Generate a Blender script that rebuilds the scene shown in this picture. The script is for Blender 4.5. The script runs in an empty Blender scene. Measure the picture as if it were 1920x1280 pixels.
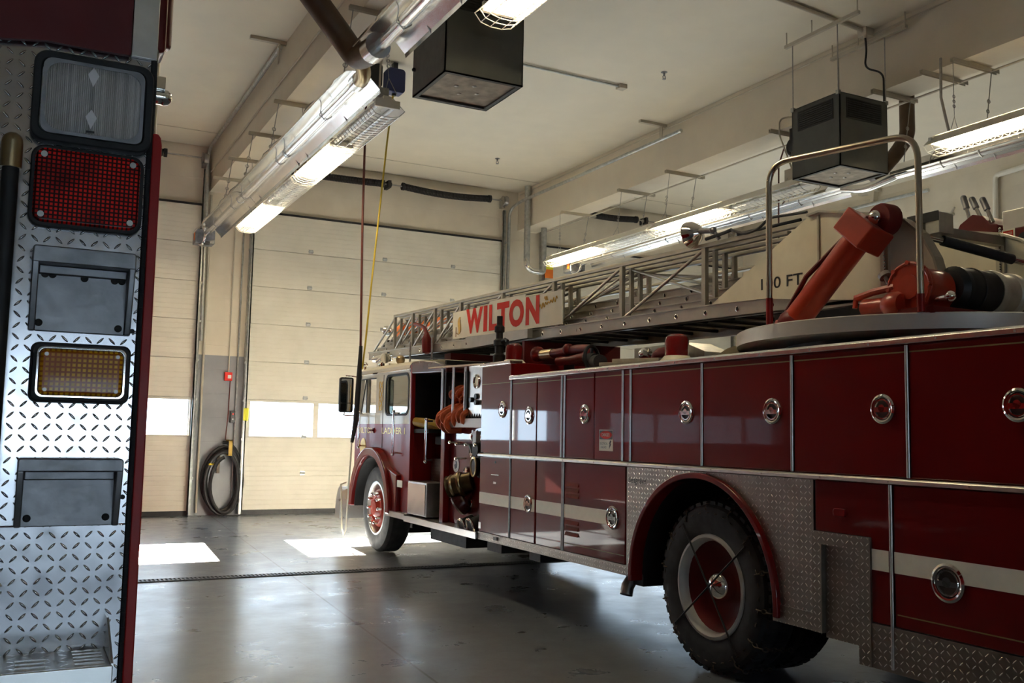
# Fire station apparatus bay: ladder truck, rear corner of a second engine, overhead heaters and lights.
# World frame: +Y runs into the depth of the bay towards the doors, +X along the door wall, Z up, metres.
import bpy, bmesh, math, random
from mathutils import Vector, Matrix

random.seed(7)
COL = bpy.context.scene.collection
WORLD_LOC = {}
PI = math.pi

# ------------------------------------------------------------------ mesh builder
class MB:
    def __init__(self):
        self.v = []; self.f = []
    def add(self, vs, fs):
        n = len(self.v)
        self.v += [Vector(p) for p in vs]
        self.f += [[i + n for i in f] for f in fs]
        return self
    def box(self, x0, x1, y0, y1, z0, z1):
        return self.add([(x0,y0,z0),(x1,y0,z0),(x1,y1,z0),(x0,y1,z0),(x0,y0,z1),(x1,y0,z1),(x1,y1,z1),(x0,y1,z1)],
                        [(0,3,2,1),(4,5,6,7),(0,1,5,4),(1,2,6,5),(2,3,7,6),(3,0,4,7)])
    def bar(self, p, q, w, h, up=(0,0,1)):
        p = Vector(p); q = Vector(q); d = (q-p).normalized(); u = Vector(up)
        s = d.cross(u)
        if s.length < 1e-5: s = d.cross(Vector((1,0,0)))
        s.normalize(); u = s.cross(d).normalized()
        vs = []
        for c in (p, q):
            for a, b in ((-1,-1),(1,-1),(1,1),(-1,1)):
                vs.append(c + s*a*w/2 + u*b*h/2)
        return self.add(vs, [(0,3,2,1),(4,5,6,7),(0,1,5,4),(1,2,6,5),(2,3,7,6),(3,0,4,7)])
    def frame(self, d):
        d = Vector(d).normalized()
        a = Vector((0,0,1)) if abs(d.z) < .9 else Vector((1,0,0))
        s = d.cross(a).normalized(); u = s.cross(d).normalized()
        return s, u, d
    def lathe(self, prof, o, d, n=24, cap=True, a0=0, a1=2*PI):
        """prof: list of (radius, distance along d)"""
        s, u, d = self.frame(d); o = Vector(o)
        full = abs(a1-a0-2*PI) < 1e-6
        m = n if full else n+1
        vs = []; fs = []
        for r, t in prof:
            for k in range(m):
                a = a0 + (a1-a0)*k/n
                vs.append(o + d*t + (s*math.cos(a)+u*math.sin(a))*max(r, 1e-5))
        for i in range(len(prof)-1):
            for k in range(n):
                k2 = (k+1) % m
                fs.append((i*m+k, i*m+k2, (i+1)*m+k2, (i+1)*m+k))
        if cap and full:
            if prof[0][0] > 1e-4: fs.append(tuple(range(m))[::-1])
            if prof[-1][0] > 1e-4: fs.append(tuple(range((len(prof)-1)*m, len(prof)*m)))
        return self.add(vs, fs)
    def cyl(self, p, q, r, r2=None, n=16):
        p = Vector(p); q = Vector(q)
        return self.lathe([(r,0),(r if r2 is None else r2,(q-p).length)], p, q-p, n)
    def sphere(self, c, r, n=16, sq=(1,1,1)):
        b = MB(); m = n//2
        b.lathe([(r*math.sin(PI*i/m), -r*math.cos(PI*i/m)) for i in range(m+1)], (0,0,0), (0,0,1), n)
        return self.add([Vector((v.x*sq[0], v.y*sq[1], v.z*sq[2])) + Vector(c) for v in b.v], b.f)
    def tube(self, pts, r, n=8, closed=False):
        P = [Vector(p) for p in pts]; L = len(P); rings = []
        rr = r if isinstance(r, (list, tuple)) else [r]*L
        prev = None
        for i in range(L):
            if closed: d = (P[(i+1) % L]-P[i-1]).normalized()
            else: d = (P[min(i+1,L-1)]-P[max(i-1,0)]).normalized()
            if prev is None:
                s, u, _ = self.frame(d)
            else:
                u = prev - d*prev.dot(d)
                if u.length < 1e-6: s, u, _ = self.frame(d)
                u.normalize(); s = d.cross(u)
            prev = u
            rings.append([P[i] + (s*math.cos(2*PI*k/n)+u*math.sin(2*PI*k/n))*rr[i] for k in range(n)])
        vs = [p for ring in rings for p in ring]; fs = []
        for i in range(L if closed else L-1):
            j = (i+1) % L
            for k in range(n):
                fs.append((i*n+k, i*n+(k+1) % n, j*n+(k+1) % n, j*n+k))
        if not closed:
            fs += [tuple(range(n))[::-1], tuple(range((L-1)*n, L*n))]
        return self.add(vs, fs)
    def torus(self, c, d, R, r, n=32, m=8):
        s, u, d = self.frame(d); c = Vector(c)
        return self.tube([c + (s*math.cos(2*PI*k/n)+u*math.sin(2*PI*k/n))*R for k in range(n)], r, m, True)
    def prism(self, poly, ax, a0, a1):
        """poly in the plane across ax: x -> (y,z), y -> (x,z), z -> (x,y)"""
        def P(t, a):
            return {'x': (a, t[0], t[1]), 'y': (t[0], a, t[1]), 'z': (t[0], t[1], a)}[ax]
        n = len(poly)
        vs = [P(t, a0) for t in poly] + [P(t, a1) for t in poly]
        fs = [tuple(range(n)), tuple(range(n, 2*n))[::-1]] + [(i, (i+1) % n, n+(i+1) % n, n+i) for i in range(n)]
        return self.add(vs, fs)
    def ring(self, outer, inner, ax, a0, a1, closed=True):
        """frame between two loops with the same point count"""
        def P(t, a):
            return {'x': (a, t[0], t[1]), 'y': (t[0], a, t[1]), 'z': (t[0], t[1], a)}[ax]
        n = len(outer)
        vs = [P(t,a0) for t in outer]+[P(t,a0) for t in inner]+[P(t,a1) for t in outer]+[P(t,a1) for t in inner]
        fs = []
        if not closed: fs += [(0,n,3*n,2*n),(n-1,3*n-1,4*n-1,2*n-1)]
        for i in range(n if closed else n-1):
            j = (i+1) % n
            fs += [(i,j,n+j,n+i),(2*n+i,3*n+i,3*n+j,2*n+j),(i,2*n+i,2*n+j,j),(n+i,n+j,3*n+j,3*n+i)]
        return self.add(vs, fs)
    def build(self, name, mat, parent=None, bevel=0, seg=2, smooth=True, ang=35, stuff=None, label=None):
        lo = Vector((min(v[i] for v in self.v) for i in range(3))); hi = Vector((max(v[i] for v in self.v) for i in range(3)))
        c = (lo+hi)/2
        if parent is None: c.z = lo.z
        me = bpy.data.meshes.new(name)
        me.from_pydata([v-c for v in self.v], [], self.f)
        bm = bmesh.new(); bm.from_mesh(me)
        bmesh.ops.recalc_face_normals(bm, faces=bm.faces)
        bm.to_mesh(me); bm.free()
        me.materials.append(mat)
        if smooth:
            me.shade_smooth(); me.set_sharp_from_angle(angle=math.radians(ang))
        o = bpy.data.objects.new(name, me); COL.objects.link(o)
        WORLD_LOC[o.name] = c.copy()
        if parent is not None:
            o.parent = parent; o.location = c - WORLD_LOC[parent.name]
        else:
            o.location = c
        if bevel:
            b = o.modifiers.new('bevel', 'BEVEL'); b.width = bevel; b.segments = seg; b.limit_method = 'ANGLE'; b.angle_limit = math.radians(40)
            b.harden_normals = True
        if stuff: o['kind'] = 'stuff'
        if label: o['label'] = label
        return o

def tag(o, label, cat, group=None):
    o['label'] = label; o['category'] = cat
    if group: o['group'] = group
    return o
def thing(name, label, cat, loc, group=None):
    o = bpy.data.objects.new(name, None); COL.objects.link(o)
    o.location = loc; o.empty_display_size = .1; WORLD_LOC[o.name] = Vector(loc)
    return tag(o, label, cat, group)
def structure(o):
    o['kind'] = 'structure'; return o
def copy_tree(o, move, parent=None):
    """copy a thing with its parts and sub-parts, moved by a vector"""
    c = o.copy(); COL.objects.link(c)
    WORLD_LOC[c.name] = WORLD_LOC[o.name] + Vector(move)
    c.parent = parent if parent is not None else o.parent
    if parent is None: c.location = o.location + Vector(move)
    for ch in list(o.children): copy_tree(ch, move, c)
    return c

def rrect(x0, x1, z0, z1, r, n=5):
    out = []
    for cx, cz, a in ((x1-r, z1-r, 0), (x0+r, z1-r, PI/2), (x0+r, z0+r, PI), (x1-r, z0+r, 1.5*PI)):
        for k in range(n+1):
            t = a + PI/2*k/n
            out.append((cx + r*math.cos(t), cz + r*math.sin(t)))
    return out
def lerp(p, q, t): return tuple(a+(b-a)*t for a, b in zip(p, q))
def arc_pts(c, r, a0, a1, n): return [(c[0]+r*math.cos(a0+(a1-a0)*k/n), c[1]+r*math.sin(a0+(a1-a0)*k/n)) for k in range(n+1)]

def text_mesh(s, shear=0, bold=0):
    cu = bpy.data.curves.new('lettering', 'FONT'); cu.body = s; cu.shear = shear; cu.offset = bold; cu.resolution_u = 4
    o = bpy.data.objects.new('lettering', cu); COL.objects.link(o)
    bpy.context.view_layer.update()
    me = bpy.data.meshes.new_from_object(o.evaluated_get(bpy.context.evaluated_depsgraph_get()))
    vs = [v.co.copy() for v in me.vertices]; fs = [list(p.vertices) for p in me.polygons]
    bpy.data.objects.remove(o); bpy.data.curves.remove(cu); bpy.data.meshes.remove(me)
    return vs, fs
def text(s, name, mat, parent, o, right, up, W, H, shear=0, bold=0, lift=.002, into=None, label=None):
    """lettering fitted into a W x H field whose lower left corner is o"""
    vs, fs = text_mesh(s, shear, bold)
    x0 = min(v.x for v in vs); x1 = max(v.x for v in vs); y0 = min(v.y for v in vs); y1 = max(v.y for v in vs)
    right = Vector(right); up = Vector(up); nrm = right.cross(up).normalized(); o = Vector(o)
    pts = [o + right*((v.x-x0)/(x1-x0)*W) + up*((v.y-y0)/(y1-y0)*H) + nrm*lift for v in vs]
    b = into if into is not None else MB()
    b.add(pts, fs)
    if into is not None: return b
    return b.build(name, mat, parent, smooth=False, label=label)

# ------------------------------------------------------------------ materials
M = {}
def nt(name):
    m = bpy.data.materials.new(name); m.use_nodes = True
    n = m.node_tree; p = n.nodes['Principled BSDF']
    return m, n, p
def math_node(n, op, a, b=None, c=None, clamp=False):
    x = n.nodes.new('ShaderNodeMath'); x.operation = op; x.use_clamp = clamp
    for i, val in enumerate((a, b, c)):
        if val is None: continue
        if isinstance(val, (int, float)): x.inputs[i].default_value = val
        else: n.links.new(val, x.inputs[i])
    return x.outputs[0]
def noise(n, scale, detail=3, vec=None, rough=.5):
    x = n.nodes.new('ShaderNodeTexNoise'); x.inputs['Scale'].default_value = scale; x.inputs['Detail'].default_value = detail
    x.inputs['Roughness'].default_value = rough
    if vec is None:
        t = n.nodes.new('ShaderNodeTexCoord'); vec = t.outputs['Object']
    n.links.new(vec, x.inputs['Vector'])
    return x.outputs['Fac']
def maprange(n, v, a, b, c, d):
    x = n.nodes.new('ShaderNodeMapRange')
    n.links.new(v, x.inputs[0])
    for i, q in enumerate((a, b, c, d)): x.inputs[i+1].default_value = q
    return x.outputs[0]
def mixcol(n, f, a, b):
    x = n.nodes.new('ShaderNodeMix'); x.data_type = 'RGBA'
    if isinstance(f, (int, float)): x.inputs[0].default_value = f
    else: n.links.new(f, x.inputs[0])
    for i, q in ((6, a), (7, b)):
        if isinstance(q, tuple): x.inputs[i].default_value = (*q, 1)
        else: n.links.new(q, x.inputs[i])
    return x.outputs[2]
def bump(n, h, strength, dist):
    x = n.nodes.new('ShaderNodeBump'); x.inputs['Strength'].default_value = strength; x.inputs['Distance'].default_value = dist
    n.links.new(h, x.inputs['Height']); return x.outputs[0]
def position(n, world=False):
    if world:
        g = n.nodes.new('ShaderNodeNewGeometry'); src = g.outputs['Position']
    else:
        t = n.nodes.new('ShaderNodeTexCoord'); src = t.outputs['Object']
    s = n.nodes.new('ShaderNodeSeparateXYZ'); n.links.new(src, s.inputs[0])
    return s.outputs, src
def mat(name, col, rough=.5, metal=0, coat=0, var=.12, nscale=6, rvar=.1, bscale=0, bstr=.2, spec=.5, trans=0):
    m, n, p = nt(name)
    f = noise(n, nscale, 4)
    a = tuple(c*(1-var) for c in col); b = tuple(min(1, c*(1+var)) for c in col)
    n.links.new(mixcol(n, maprange(n, f, .3, .7, 0, 1), a, b), p.inputs['Base Color'])
    n.links.new(maprange(n, noise(n, nscale*2.3, 3), .3, .7, max(0, rough-rvar*rough), min(1, rough+rvar*rough)), p.inputs['Roughness'])
    p.inputs['Metallic'].default_value = metal
    p.inputs['Coat Weight'].default_value = coat; p.inputs['Coat Roughness'].default_value = .03
    p.inputs['Specular IOR Level'].default_value = spec
    p.inputs['Transmission Weight'].default_value = trans
    if bscale:
        n.links.new(bump(n, noise(n, bscale, 4), bstr, .002), p.inputs['Normal'])
    M[name] = m; return m
def diamond(name, plane, cell, col, rough, metal=1, tint=None):
    """raised lozenges in alternating directions on sheet aluminium"""
    m, n, p = nt(name)
    s, src = position(n)
    u, v = {'x': (s[1], s[2]), 'y': (s[0], s[2]), 'z': (s[0], s[1])}[plane]
    u = math_node(n, 'DIVIDE', u, cell); v = math_node(n, 'DIVIDE', v, cell)
    cu = math_node(n, 'FLOOR', u); cv = math_node(n, 'FLOOR', v)
    lu = math_node(n, 'SUBTRACT', math_node(n, 'FRACT', u), .5); lv = math_node(n, 'SUBTRACT', math_node(n, 'FRACT', v), .5)
    par = math_node(n, 'FLOORED_MODULO', math_node(n, 'ADD', cu, cv), 2)
    sg = math_node(n, 'SUBTRACT', math_node(n, 'MULTIPLY', par, 2), 1)
    lv2 = math_node(n, 'MULTIPLY', lv, sg)
    a = math_node(n, 'MULTIPLY', math_node(n, 'ADD', lu, lv2), .7071)
    b = math_node(n, 'MULTIPLY', math_node(n, 'SUBTRACT', lu, lv2), .7071)
    ea = math_node(n, 'POWER', math_node(n, 'ABSOLUTE', math_node(n, 'DIVIDE', a, .40)), 2)
    eb = math_node(n, 'POWER', math_node(n, 'ABSOLUTE', math_node(n, 'DIVIDE', b, .105)), 2)
    h = math_node(n, 'SUBTRACT', 1, math_node(n, 'ADD', ea, eb), clamp=True)
    h = math_node(n, 'POWER', h, .8)
    n.links.new(bump(n, h, .9, cell*.11), p.inputs['Normal'])
    f = noise(n, 9, 5)
    base = mixcol(n, maprange(n, f, .3, .7, 0, 1), tuple(c*.78 for c in col), tuple(min(1, c*.98) for c in col))
    base = mixcol(n, maprange(n, h, .1, .6, 0, .8), base, tuple(min(.93, c*1.7) for c in col))   # raised lozenges painted lighter to stand in for highlights
    n.links.new(base, p.inputs['Base Color'])
    r = maprange(n, noise(n, 25, 4), .3, .7, rough*.8, rough*1.25)
    n.links.new(math_node(n, 'SUBTRACT', r, math_node(n, 'MULTIPLY', h, rough*.3)), p.inputs['Roughness'])
    p.inputs['Metallic'].default_value = metal
    M[name] = m; return m
def emit(name, col, st):
    m, n, p = nt(name)
    p.inputs['Base Color'].default_value = (*col, 1)
    p.inputs['Emission Color'].default_value = (*col, 1); p.inputs['Emission Strength'].default_value = st
    M[name] = m; return m
def pane(name, tint, gloss, dens=1):
    """thin window glass: mostly clear, a little mirror reflection"""
    m = bpy.data.materials.new(name); m.use_nodes = True; n = m.node_tree; n.nodes.clear()
    o = n.nodes.new('ShaderNodeOutputMaterial'); t = n.nodes.new('ShaderNodeBsdfTransparent'); g = n.nodes.new('ShaderNodeBsdfGlossy')
    t.inputs[0].default_value = (*tint, 1); g.inputs['Roughness'].default_value = .02
    lw = n.nodes.new('ShaderNodeLayerWeight')
    fr5 = math_node(n, 'MULTIPLY_ADD', math_node(n, 'POWER', lw.outputs['Facing'], 5), .92, .06)
    mx = n.nodes.new('ShaderNodeMixShader'); n.links.new(math_node(n, 'MULTIPLY', fr5, gloss, clamp=True), mx.inputs[0])
    n.links.new(t.outputs[0], mx.inputs[1]); n.links.new(g.outputs[0], mx.inputs[2]); n.links.new(mx.outputs[0], o.inputs[0])
    M[name] = m; return m
def dot_lens(name, dark, bright, pitch, plane='y'):
    """moulded prismatic lens: facets as bright dots, their returned light painted into the colour"""
    m, n, p = nt(name)
    s, src = position(n)
    u, v = (s[0], s[2])
    fu = math_node(n, 'SUBTRACT', math_node(n, 'FRACT', math_node(n, 'DIVIDE', u, pitch)), .5)
    fv = math_node(n, 'SUBTRACT', math_node(n, 'FRACT', math_node(n, 'DIVIDE', v, pitch)), .5)
    d = math_node(n, 'MAXIMUM', math_node(n, 'ABSOLUTE', fu), math_node(n, 'ABSOLUTE', fv))
    dot = maprange(n, d, .24, .36, 1, 0)  # bright dots stand in for light thrown back by the facets
    big = maprange(n, noise(n, 14, 1), .35, .55, .35, 1)
    n.links.new(mixcol(n, math_node(n, 'MULTIPLY', dot, big), dark, bright), p.inputs['Base Color'])
    p.inputs['Roughness'].default_value = .3; p.inputs['Specular IOR Level'].default_value = .15; p.inputs['Coat Weight'].default_value = .22; p.inputs['Coat Roughness'].default_value = .05
    M[name] = m; return m

RED = (.16, .004, .0035)
mat('red_paint', RED, .35, coat=1, var=.06, nscale=2, spec=.08)
mat('cab_red_paint', (.25, .009, .007), .34, coat=0, var=.06, nscale=2, spec=.35)
mat('turntable_paint', (.60, .59, .55), .38, metal=.35, var=.05)
mat('rail_tube', (.56, .50, .41), .3, metal=1, var=.06)
mat('rim_grey', (.42, .41, .38), .45, var=.1)
mat('moulding_red', (.45, .012, .010), .4, var=.06, spec=.3)
mat('latch_dark', (.10, .095, .09), .3, metal=.8, var=.15)
mat('canopy_paint', (.05, .006, .006), .3, coat=.4, var=.05)
mat('bumper_chrome', (.92, .90, .86), .30, metal=1, var=.02)
mat('dark_red_paint', (.13, .007, .006), .48, spec=.3, coat=.0, var=.15, nscale=9)
mat('orange_red_paint', (.42, .035, .012), .38, coat=.3, var=.12, nscale=9, bscale=60, bstr=.15)
mat('cream_paint', (.68, .63, .50), .4, coat=.15, var=.04)
mat('white_stripe', (.95, .93, .80), .45, var=.03, nscale=20)
mat('gold_leaf', (.70, .45, .10), .35, metal=.35, var=.12, nscale=30)
mat('black_paint', (.012, .012, .013), .4, var=.2)
mat('black_rubber', (.018, .018, .019), .62, var=.25, nscale=14, bscale=40, bstr=.2)
mat('tyre_rubber', (.018, .018, .019), .72, var=.35, nscale=8, bscale=30, bstr=.25)
mat('front_tyre_rubber', (.075, .073, .070), .7, var=.35, nscale=8, bscale=30, bstr=.25)  # paler rubber, used on the front wheel
mat('interior_black', (.008, .007, .007), .7, var=.2)
mat('chrome', (.86, .85, .82), .07, metal=1, var=.03)
mat('polished_aluminium', (.80, .79, .76), .22, metal=1, var=.07, nscale=8)
mat('brushed_aluminium', (.66, .65, .61), .36, metal=1, var=.1, nscale=12, bscale=80, bstr=.08)
mat('ladder_aluminium', (.44, .41, .345), .38, metal=.9, var=.12, nscale=5, bscale=50, bstr=.08)
mat('cast_aluminium', (.27, .27, .28), .45, metal=.85, var=.22, nscale=18, bscale=70, bstr=.22)
mat('bare_steel', (.42, .40, .37), .42, metal=1, var=.15, nscale=20)
mat('galvanised', (.48, .49, .47), .42, metal=.9, var=.18, nscale=15)
mat('bronze_pipe', (.42, .33, .19), .34, metal=1, var=.1)
mat('rusty_chain', (.10, .075, .055), .6, metal=.7, var=.35, nscale=30)
mat('ladder_plate', (.62, .58, .46), .42, metal=.25, var=.06, nscale=7, bscale=50, bstr=.06)
mat('sign_white', (.74, .70, .58), .4, var=.05)
mat('sign_red', (.62, .022, .008), .5, var=.05, spec=.15)
mat('orange_hose', (.50, .095, .028), .8, var=.2, nscale=25, bscale=90, bstr=.4)
mat('brown_flue', (.125, .075, .040), .5, var=.22, nscale=7)
mat('dark_green_grey', (.085, .088, .075), .55, var=.08)
mat('filter_felt', (.42, .37, .29), .9, var=.3, nscale=9, bscale=60, bstr=.4)
mat('strut_paint', (.52, .47, .37), .5, var=.08)
mat('beige_wall', (.68, .61, .485), .6, var=.03, nscale=3, bscale=40, bstr=.05)
mat('ceiling_paint', (.74, .68, .55), .6, var=.03, nscale=2, bscale=30, bstr=.04)
mat('tube_unlit', (.75, .74, .70), .2, var=.02)
mat('fixture_white', (.80, .77, .68), .35, var=.04)
mat('guard_wire', (.78, .76, .70), .3, metal=.6, var=.05)
mat('reflector_aluminium', (.82, .80, .75), .20, metal=1, var=.06, nscale=4, bscale=7, bstr=.25)
mat('blue_plastic', (.012, .022, .12), .4, var=.1)
mat('yellow_cord', (.62, .45, .04), .5, var=.1)
mat('yellow_vinyl', (.50, .32, .035), .5, var=.15)
mat('maroon_cord', (.12, .022, .014), .5, var=.15)
mat('alarm_red', (.72, .03, .02), .4, var=.05)
mat('white_plastic', (.82, .81, .78), .4, var=.03)
mat('sticker_yellow', (.75, .72, .02), .5, var=.03)
mat('sticker_orange', (.80, .19, .02), .5, var=.1)
mat('red_vinyl', (.13, .009, .012), .6, var=.15, nscale=8, bscale=20, bstr=.3)
mat('red_lens_dome', (.20, .003, .004), .2, coat=.5, var=.08)
mat('canvas_tarp', (.13, .105, .06), .85, var=.3, nscale=12, bscale=25, bstr=.6)
mat('weathered_board', (.35, .32, .26), .7, var=.2, nscale=10)
mat('brass_suction', (.12, .085, .045), .42, metal=.9, var=.3, nscale=14)
mat('brown_bumper', (.30, .20, .12), .5, var=.15)
mat('mirror_glass', (.5, .5, .5), .03, metal=1, var=.02)
mat('amber_lens', (.75, .25, .012), .12, coat=1, var=.1)
mat('dark_lens', (.05, .05, .05), .1, coat=1)
mat('lamp_bowl', (.9, .9, .88), .4, metal=.5, var=.1, nscale=40)
mat('reflector_white', (.95, .95, .97), .25, var=.02)
mat('pinstripe', (.30, .21, .07), .4, var=.1)
mat('panel_gap', (.02, .004, .004), .6)
mat('diesel_black', (.014, .012, .011), .6, var=.3)
emit('tube_lit', (1, .86, .61), 42)
dot_lens('red_dot_lens', (.035, .001, .001), (1.0, .014, .008), .0088)
dot_lens('amber_dot_lens', (.46, .11, .003), (1.0, .55, .02), .0098)
diamond('tread_rear', 'y', .0225, (.56, .56, .58), .20)
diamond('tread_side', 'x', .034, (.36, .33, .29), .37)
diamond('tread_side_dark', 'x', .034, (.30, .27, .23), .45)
diamond('tread_step', 'z', .030, (.62, .60, .56), .36)
pane('window_clear', (.98, .98, .98), 1.0)
pane('cab_glass', (.42, .47, .45), 2.2)
pane('lamp_glass', (.97, .98, .98), 1.6)

def wall_material():
    m, n, p = nt('block_wall')
    s, src = position(n, True)
    # masonry courses as fine joints, and the grey painted wainscot below 2.77 m
    cz = math_node(n, 'ABSOLUTE', math_node(n, 'SUBTRACT', math_node(n, 'FRACT', math_node(n, 'DIVIDE', s[2], .42)), .5))
    joint = maprange(n, cz, .485, .497, 0, 1)
    grey = maprange(n, s[2], 2.765, 2.775, 1, 0)
    f = noise(n, 2.5, 5, src)
    bg = mixcol(n, maprange(n, f, .3, .7, 0, 1), (.63, .56, .44), (.71, .64, .51))
    gg = mixcol(n, maprange(n, f, .3, .7, 0, 1), (.23, .235, .25), (.30, .305, .32))
    n.links.new(mixcol(n, grey, bg, gg), p.inputs['Base Color'])
    p.inputs['Roughness'].default_value = .55
    n.links.new(bump(n, math_node(n, 'SUBTRACT', 1, joint), .35, .004), p.inputs['Normal'])
    M['block_wall'] = m
def door_material():
    m, n, p = nt('door_panel')
    s, src = position(n, True)
    r = math_node(n, 'ABSOLUTE', math_node(n, 'SUBTRACT', math_node(n, 'FRACT', math_node(n, 'DIVIDE', s[2], .0843)), .5))
    rib = maprange(n, r, .40, .5, 0, 1)
    f = noise(n, 3, 4, src)
    n.links.new(mixcol(n, maprange(n, f, .3, .7, 0, 1), (.70, .66, .55), (.76, .72, .61)), p.inputs['Base Color'])
    p.inputs['Roughness'].default_value = .45
    n.links.new(bump(n, math_node(n, 'SUBTRACT', 1, rib), .5, .004), p.inputs['Normal'])
    M['door_panel'] = m
def floor_material():
    m, n, p = nt('sealed_concrete')
    s, src = position(n, True)
    big = noise(n, .55, 6, src, .6); mid = noise(n, 2.2, 6, src, .65); fine = noise(n, 14, 6, src, .6)
    c = mixcol(n, maprange(n, big, .32, .68, 0, 1), (.105, .125, .155), (.19, .215, .245))
    c = mixcol(n, maprange(n, mid, .35, .72, 0, .55), c, (.155, .16, .16))
    stain = maprange(n, noise(n, 1.1, 4, src, .55), .66, .74, 0, .75)
    c = mixcol(n, stain, c, (.10, .085, .065))
    spots = maprange(n, noise(n, 3.7, 3, src, .5), .70, .74, 0, .7)
    c = mixcol(n, spots, c, (.07, .062, .052))
    # saw-cut control joint
    line = math_node(n, 'SUBTRACT', math_node(n, 'SUBTRACT', s[0], 2.015), math_node(n, 'MULTIPLY', s[1], .0608))
    cut = maprange(n, math_node(n, 'ABSOLUTE', line), .006, .012, 1, 0)
    c = mixcol(n, cut, c, (.06, .055, .05))
    n.links.new(c, p.inputs['Base Color'])
    rr = maprange(n, mid, .3, .75, .20, .42)
    n.links.new(math_node(n, 'ADD', rr, math_node(n, 'MULTIPLY', fine, .06)), p.inputs['Roughness'])
    p.inputs['Specular IOR Level'].default_value = .5
    p.inputs['Coat Weight'].default_value = .35; p.inputs['Coat Roughness'].default_value = .2
    h = math_node(n, 'ADD', math_node(n, 'MULTIPLY', fine, .4), math_node(n, 'MULTIPLY', mid, .6))
    bn = bump(n, h, .35, .008); n.links.new(bn, p.inputs['Normal']); n.links.new(bn, p.inputs['Coat Normal'])
    M['sealed_concrete'] = m
def ribbed_lens():
    m = bpy.data.materials.new('ribbed_lens'); m.use_nodes = True; n = m.node_tree
    p = n.nodes['Principled BSDF']; o = n.nodes['Material Output']
    p.inputs['Base Color'].default_value = (.88, .89, .88, 1); p.inputs['Roughness'].default_value = .30; p.inputs["Metallic"].default_value = .15
    s, src = position(n)
    rib = math_node(n, 'SINE', math_node(n, 'MULTIPLY', s[0], 2*PI/.0038))
    st = n.nodes.new('ShaderNodeTexNoise'); st.noise_dimensions = '1D'; st.inputs['Scale'].default_value = 90; st.inputs['Detail'].default_value = 3; n.links.new(s[0], st.inputs['W'])
    n.links.new(mixcol(n, maprange(n, st.outputs['Fac'], .38, .62, 0, 1), (.62, .63, .62), (1, 1, .98)), p.inputs['Base Color'])  # vertical streak highlights painted into the lens colour
    n.links.new(bump(n, rib, 1.0, .0016), p.inputs['Normal'])
    t = n.nodes.new('ShaderNodeBsdfTransparent'); mx = n.nodes.new('ShaderNodeMixShader')
    n.links.new(maprange(n, rib, -1, 1, .48, .78), mx.inputs[0])
    n.links.new(t.outputs[0], mx.inputs[1]); n.links.new(p.outputs[0], mx.inputs[2]); n.links.new(mx.outputs[0], o.inputs[0])
    M['ribbed_lens'] = m
ribbed_lens()
wall_material(); door_material(); floor_material()

# ------------------------------------------------------------------ the room
CEIL = 6.46; DOORY = 17.30; DTOP = 5.39
XL, XR, YB = -3.1, 14.9, -7.5
structure(MB().box(XL-.3, XR+.3, YB-.3, DOORY+.4, -.2, 0).build('floor', M['sealed_concrete'], smooth=False))
structure(MB().box(XL-.3, XR+.3, YB-.3, DOORY+.4, CEIL, CEIL+.2).build('ceiling', M['ceiling_paint'], smooth=False))
structure(MB().box(XL-.3, XL, YB, DOORY+.4, 0, CEIL).build('wall_left', M['block_wall'], smooth=False))
structure(MB().box(XR, XR+.3, YB, DOORY+.4, 0, CEIL).build('wall_right', M['block_wall'], smooth=False))
bays = [(-2.28, 2.67), (3.58, 8.55), (9.52, 14.49)]
w = MB()
xs = [XL] + [c for b in bays for c in b] + [XR]
for i in range(0, len(xs), 2):
    w.box(xs[i]-(.05 if i else 0), xs[i+1]+(.05 if i+2 < len(xs) else 0), DOORY+.05, DOORY+.4, 0, DTOP-.05)
w.box(XL, XR, DOORY+.05, DOORY+.4, DTOP-.05, CEIL)
structure(w.build('wall_front', M['block_wall'], smooth=False))

# rear wall of the drive-through bay, unseen; its window openings are sized to brighten the engine tail
w = MB()
zb0, zb1 = 0.98, 2.02
gl = MB()
w.box(XL, XR, YB-.3, YB, 0, zb0); w.box(XL, XR, YB-.3, YB, zb1, CEIL)
xs = [XL]
for b0, b1 in bays[:1]:
    for k in (1, 2, 3):
        xs += [b0+.09+k*1.2325, b0+.09+k*1.2325+1.14]
        gl.box(xs[-2], xs[-1], YB-.12, YB-.11, zb0, zb1)
xs.append(XR)
for i in range(0, len(xs), 2): w.box(xs[i], xs[i+1], YB-.3, YB, zb0, zb1)
wb = structure(w.build('wall_back', M['block_wall'], smooth=False))
gl.build('window_glass', M['window_clear'], wb, smooth=False)

# ceiling seam strip and beams boxed in under the roof
structure(MB().box(XL, XR, 16.42, 16.44, CEIL-.006, CEIL).build('trim_1', M['strut_paint'], smooth=False))
BZ = 5.66
for n, (bx0, bx1) in enumerate(((2.80, 3.22), (8.95, 9.40))):
    o = MB().box(bx0, bx1, YB, DOORY+.05, BZ, CEIL).build('beam' if n == 0 else 'beam.001', M['beige_wall'], smooth=False)
    structure(o)

def helix(x0, x1, y, z, R, r, pitch, sag):
    n = int((x1-x0)/pitch*8); pts = []
    for k in range(n+1):
        t = k/n; a = 2*PI*(x1-x0)/pitch*t
        zz = z - sag*math.sin(PI*t)
        pts.append((x0+(x1-x0)*t, y+R*math.cos(a), zz+R*math.sin(a)))
    return pts

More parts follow.
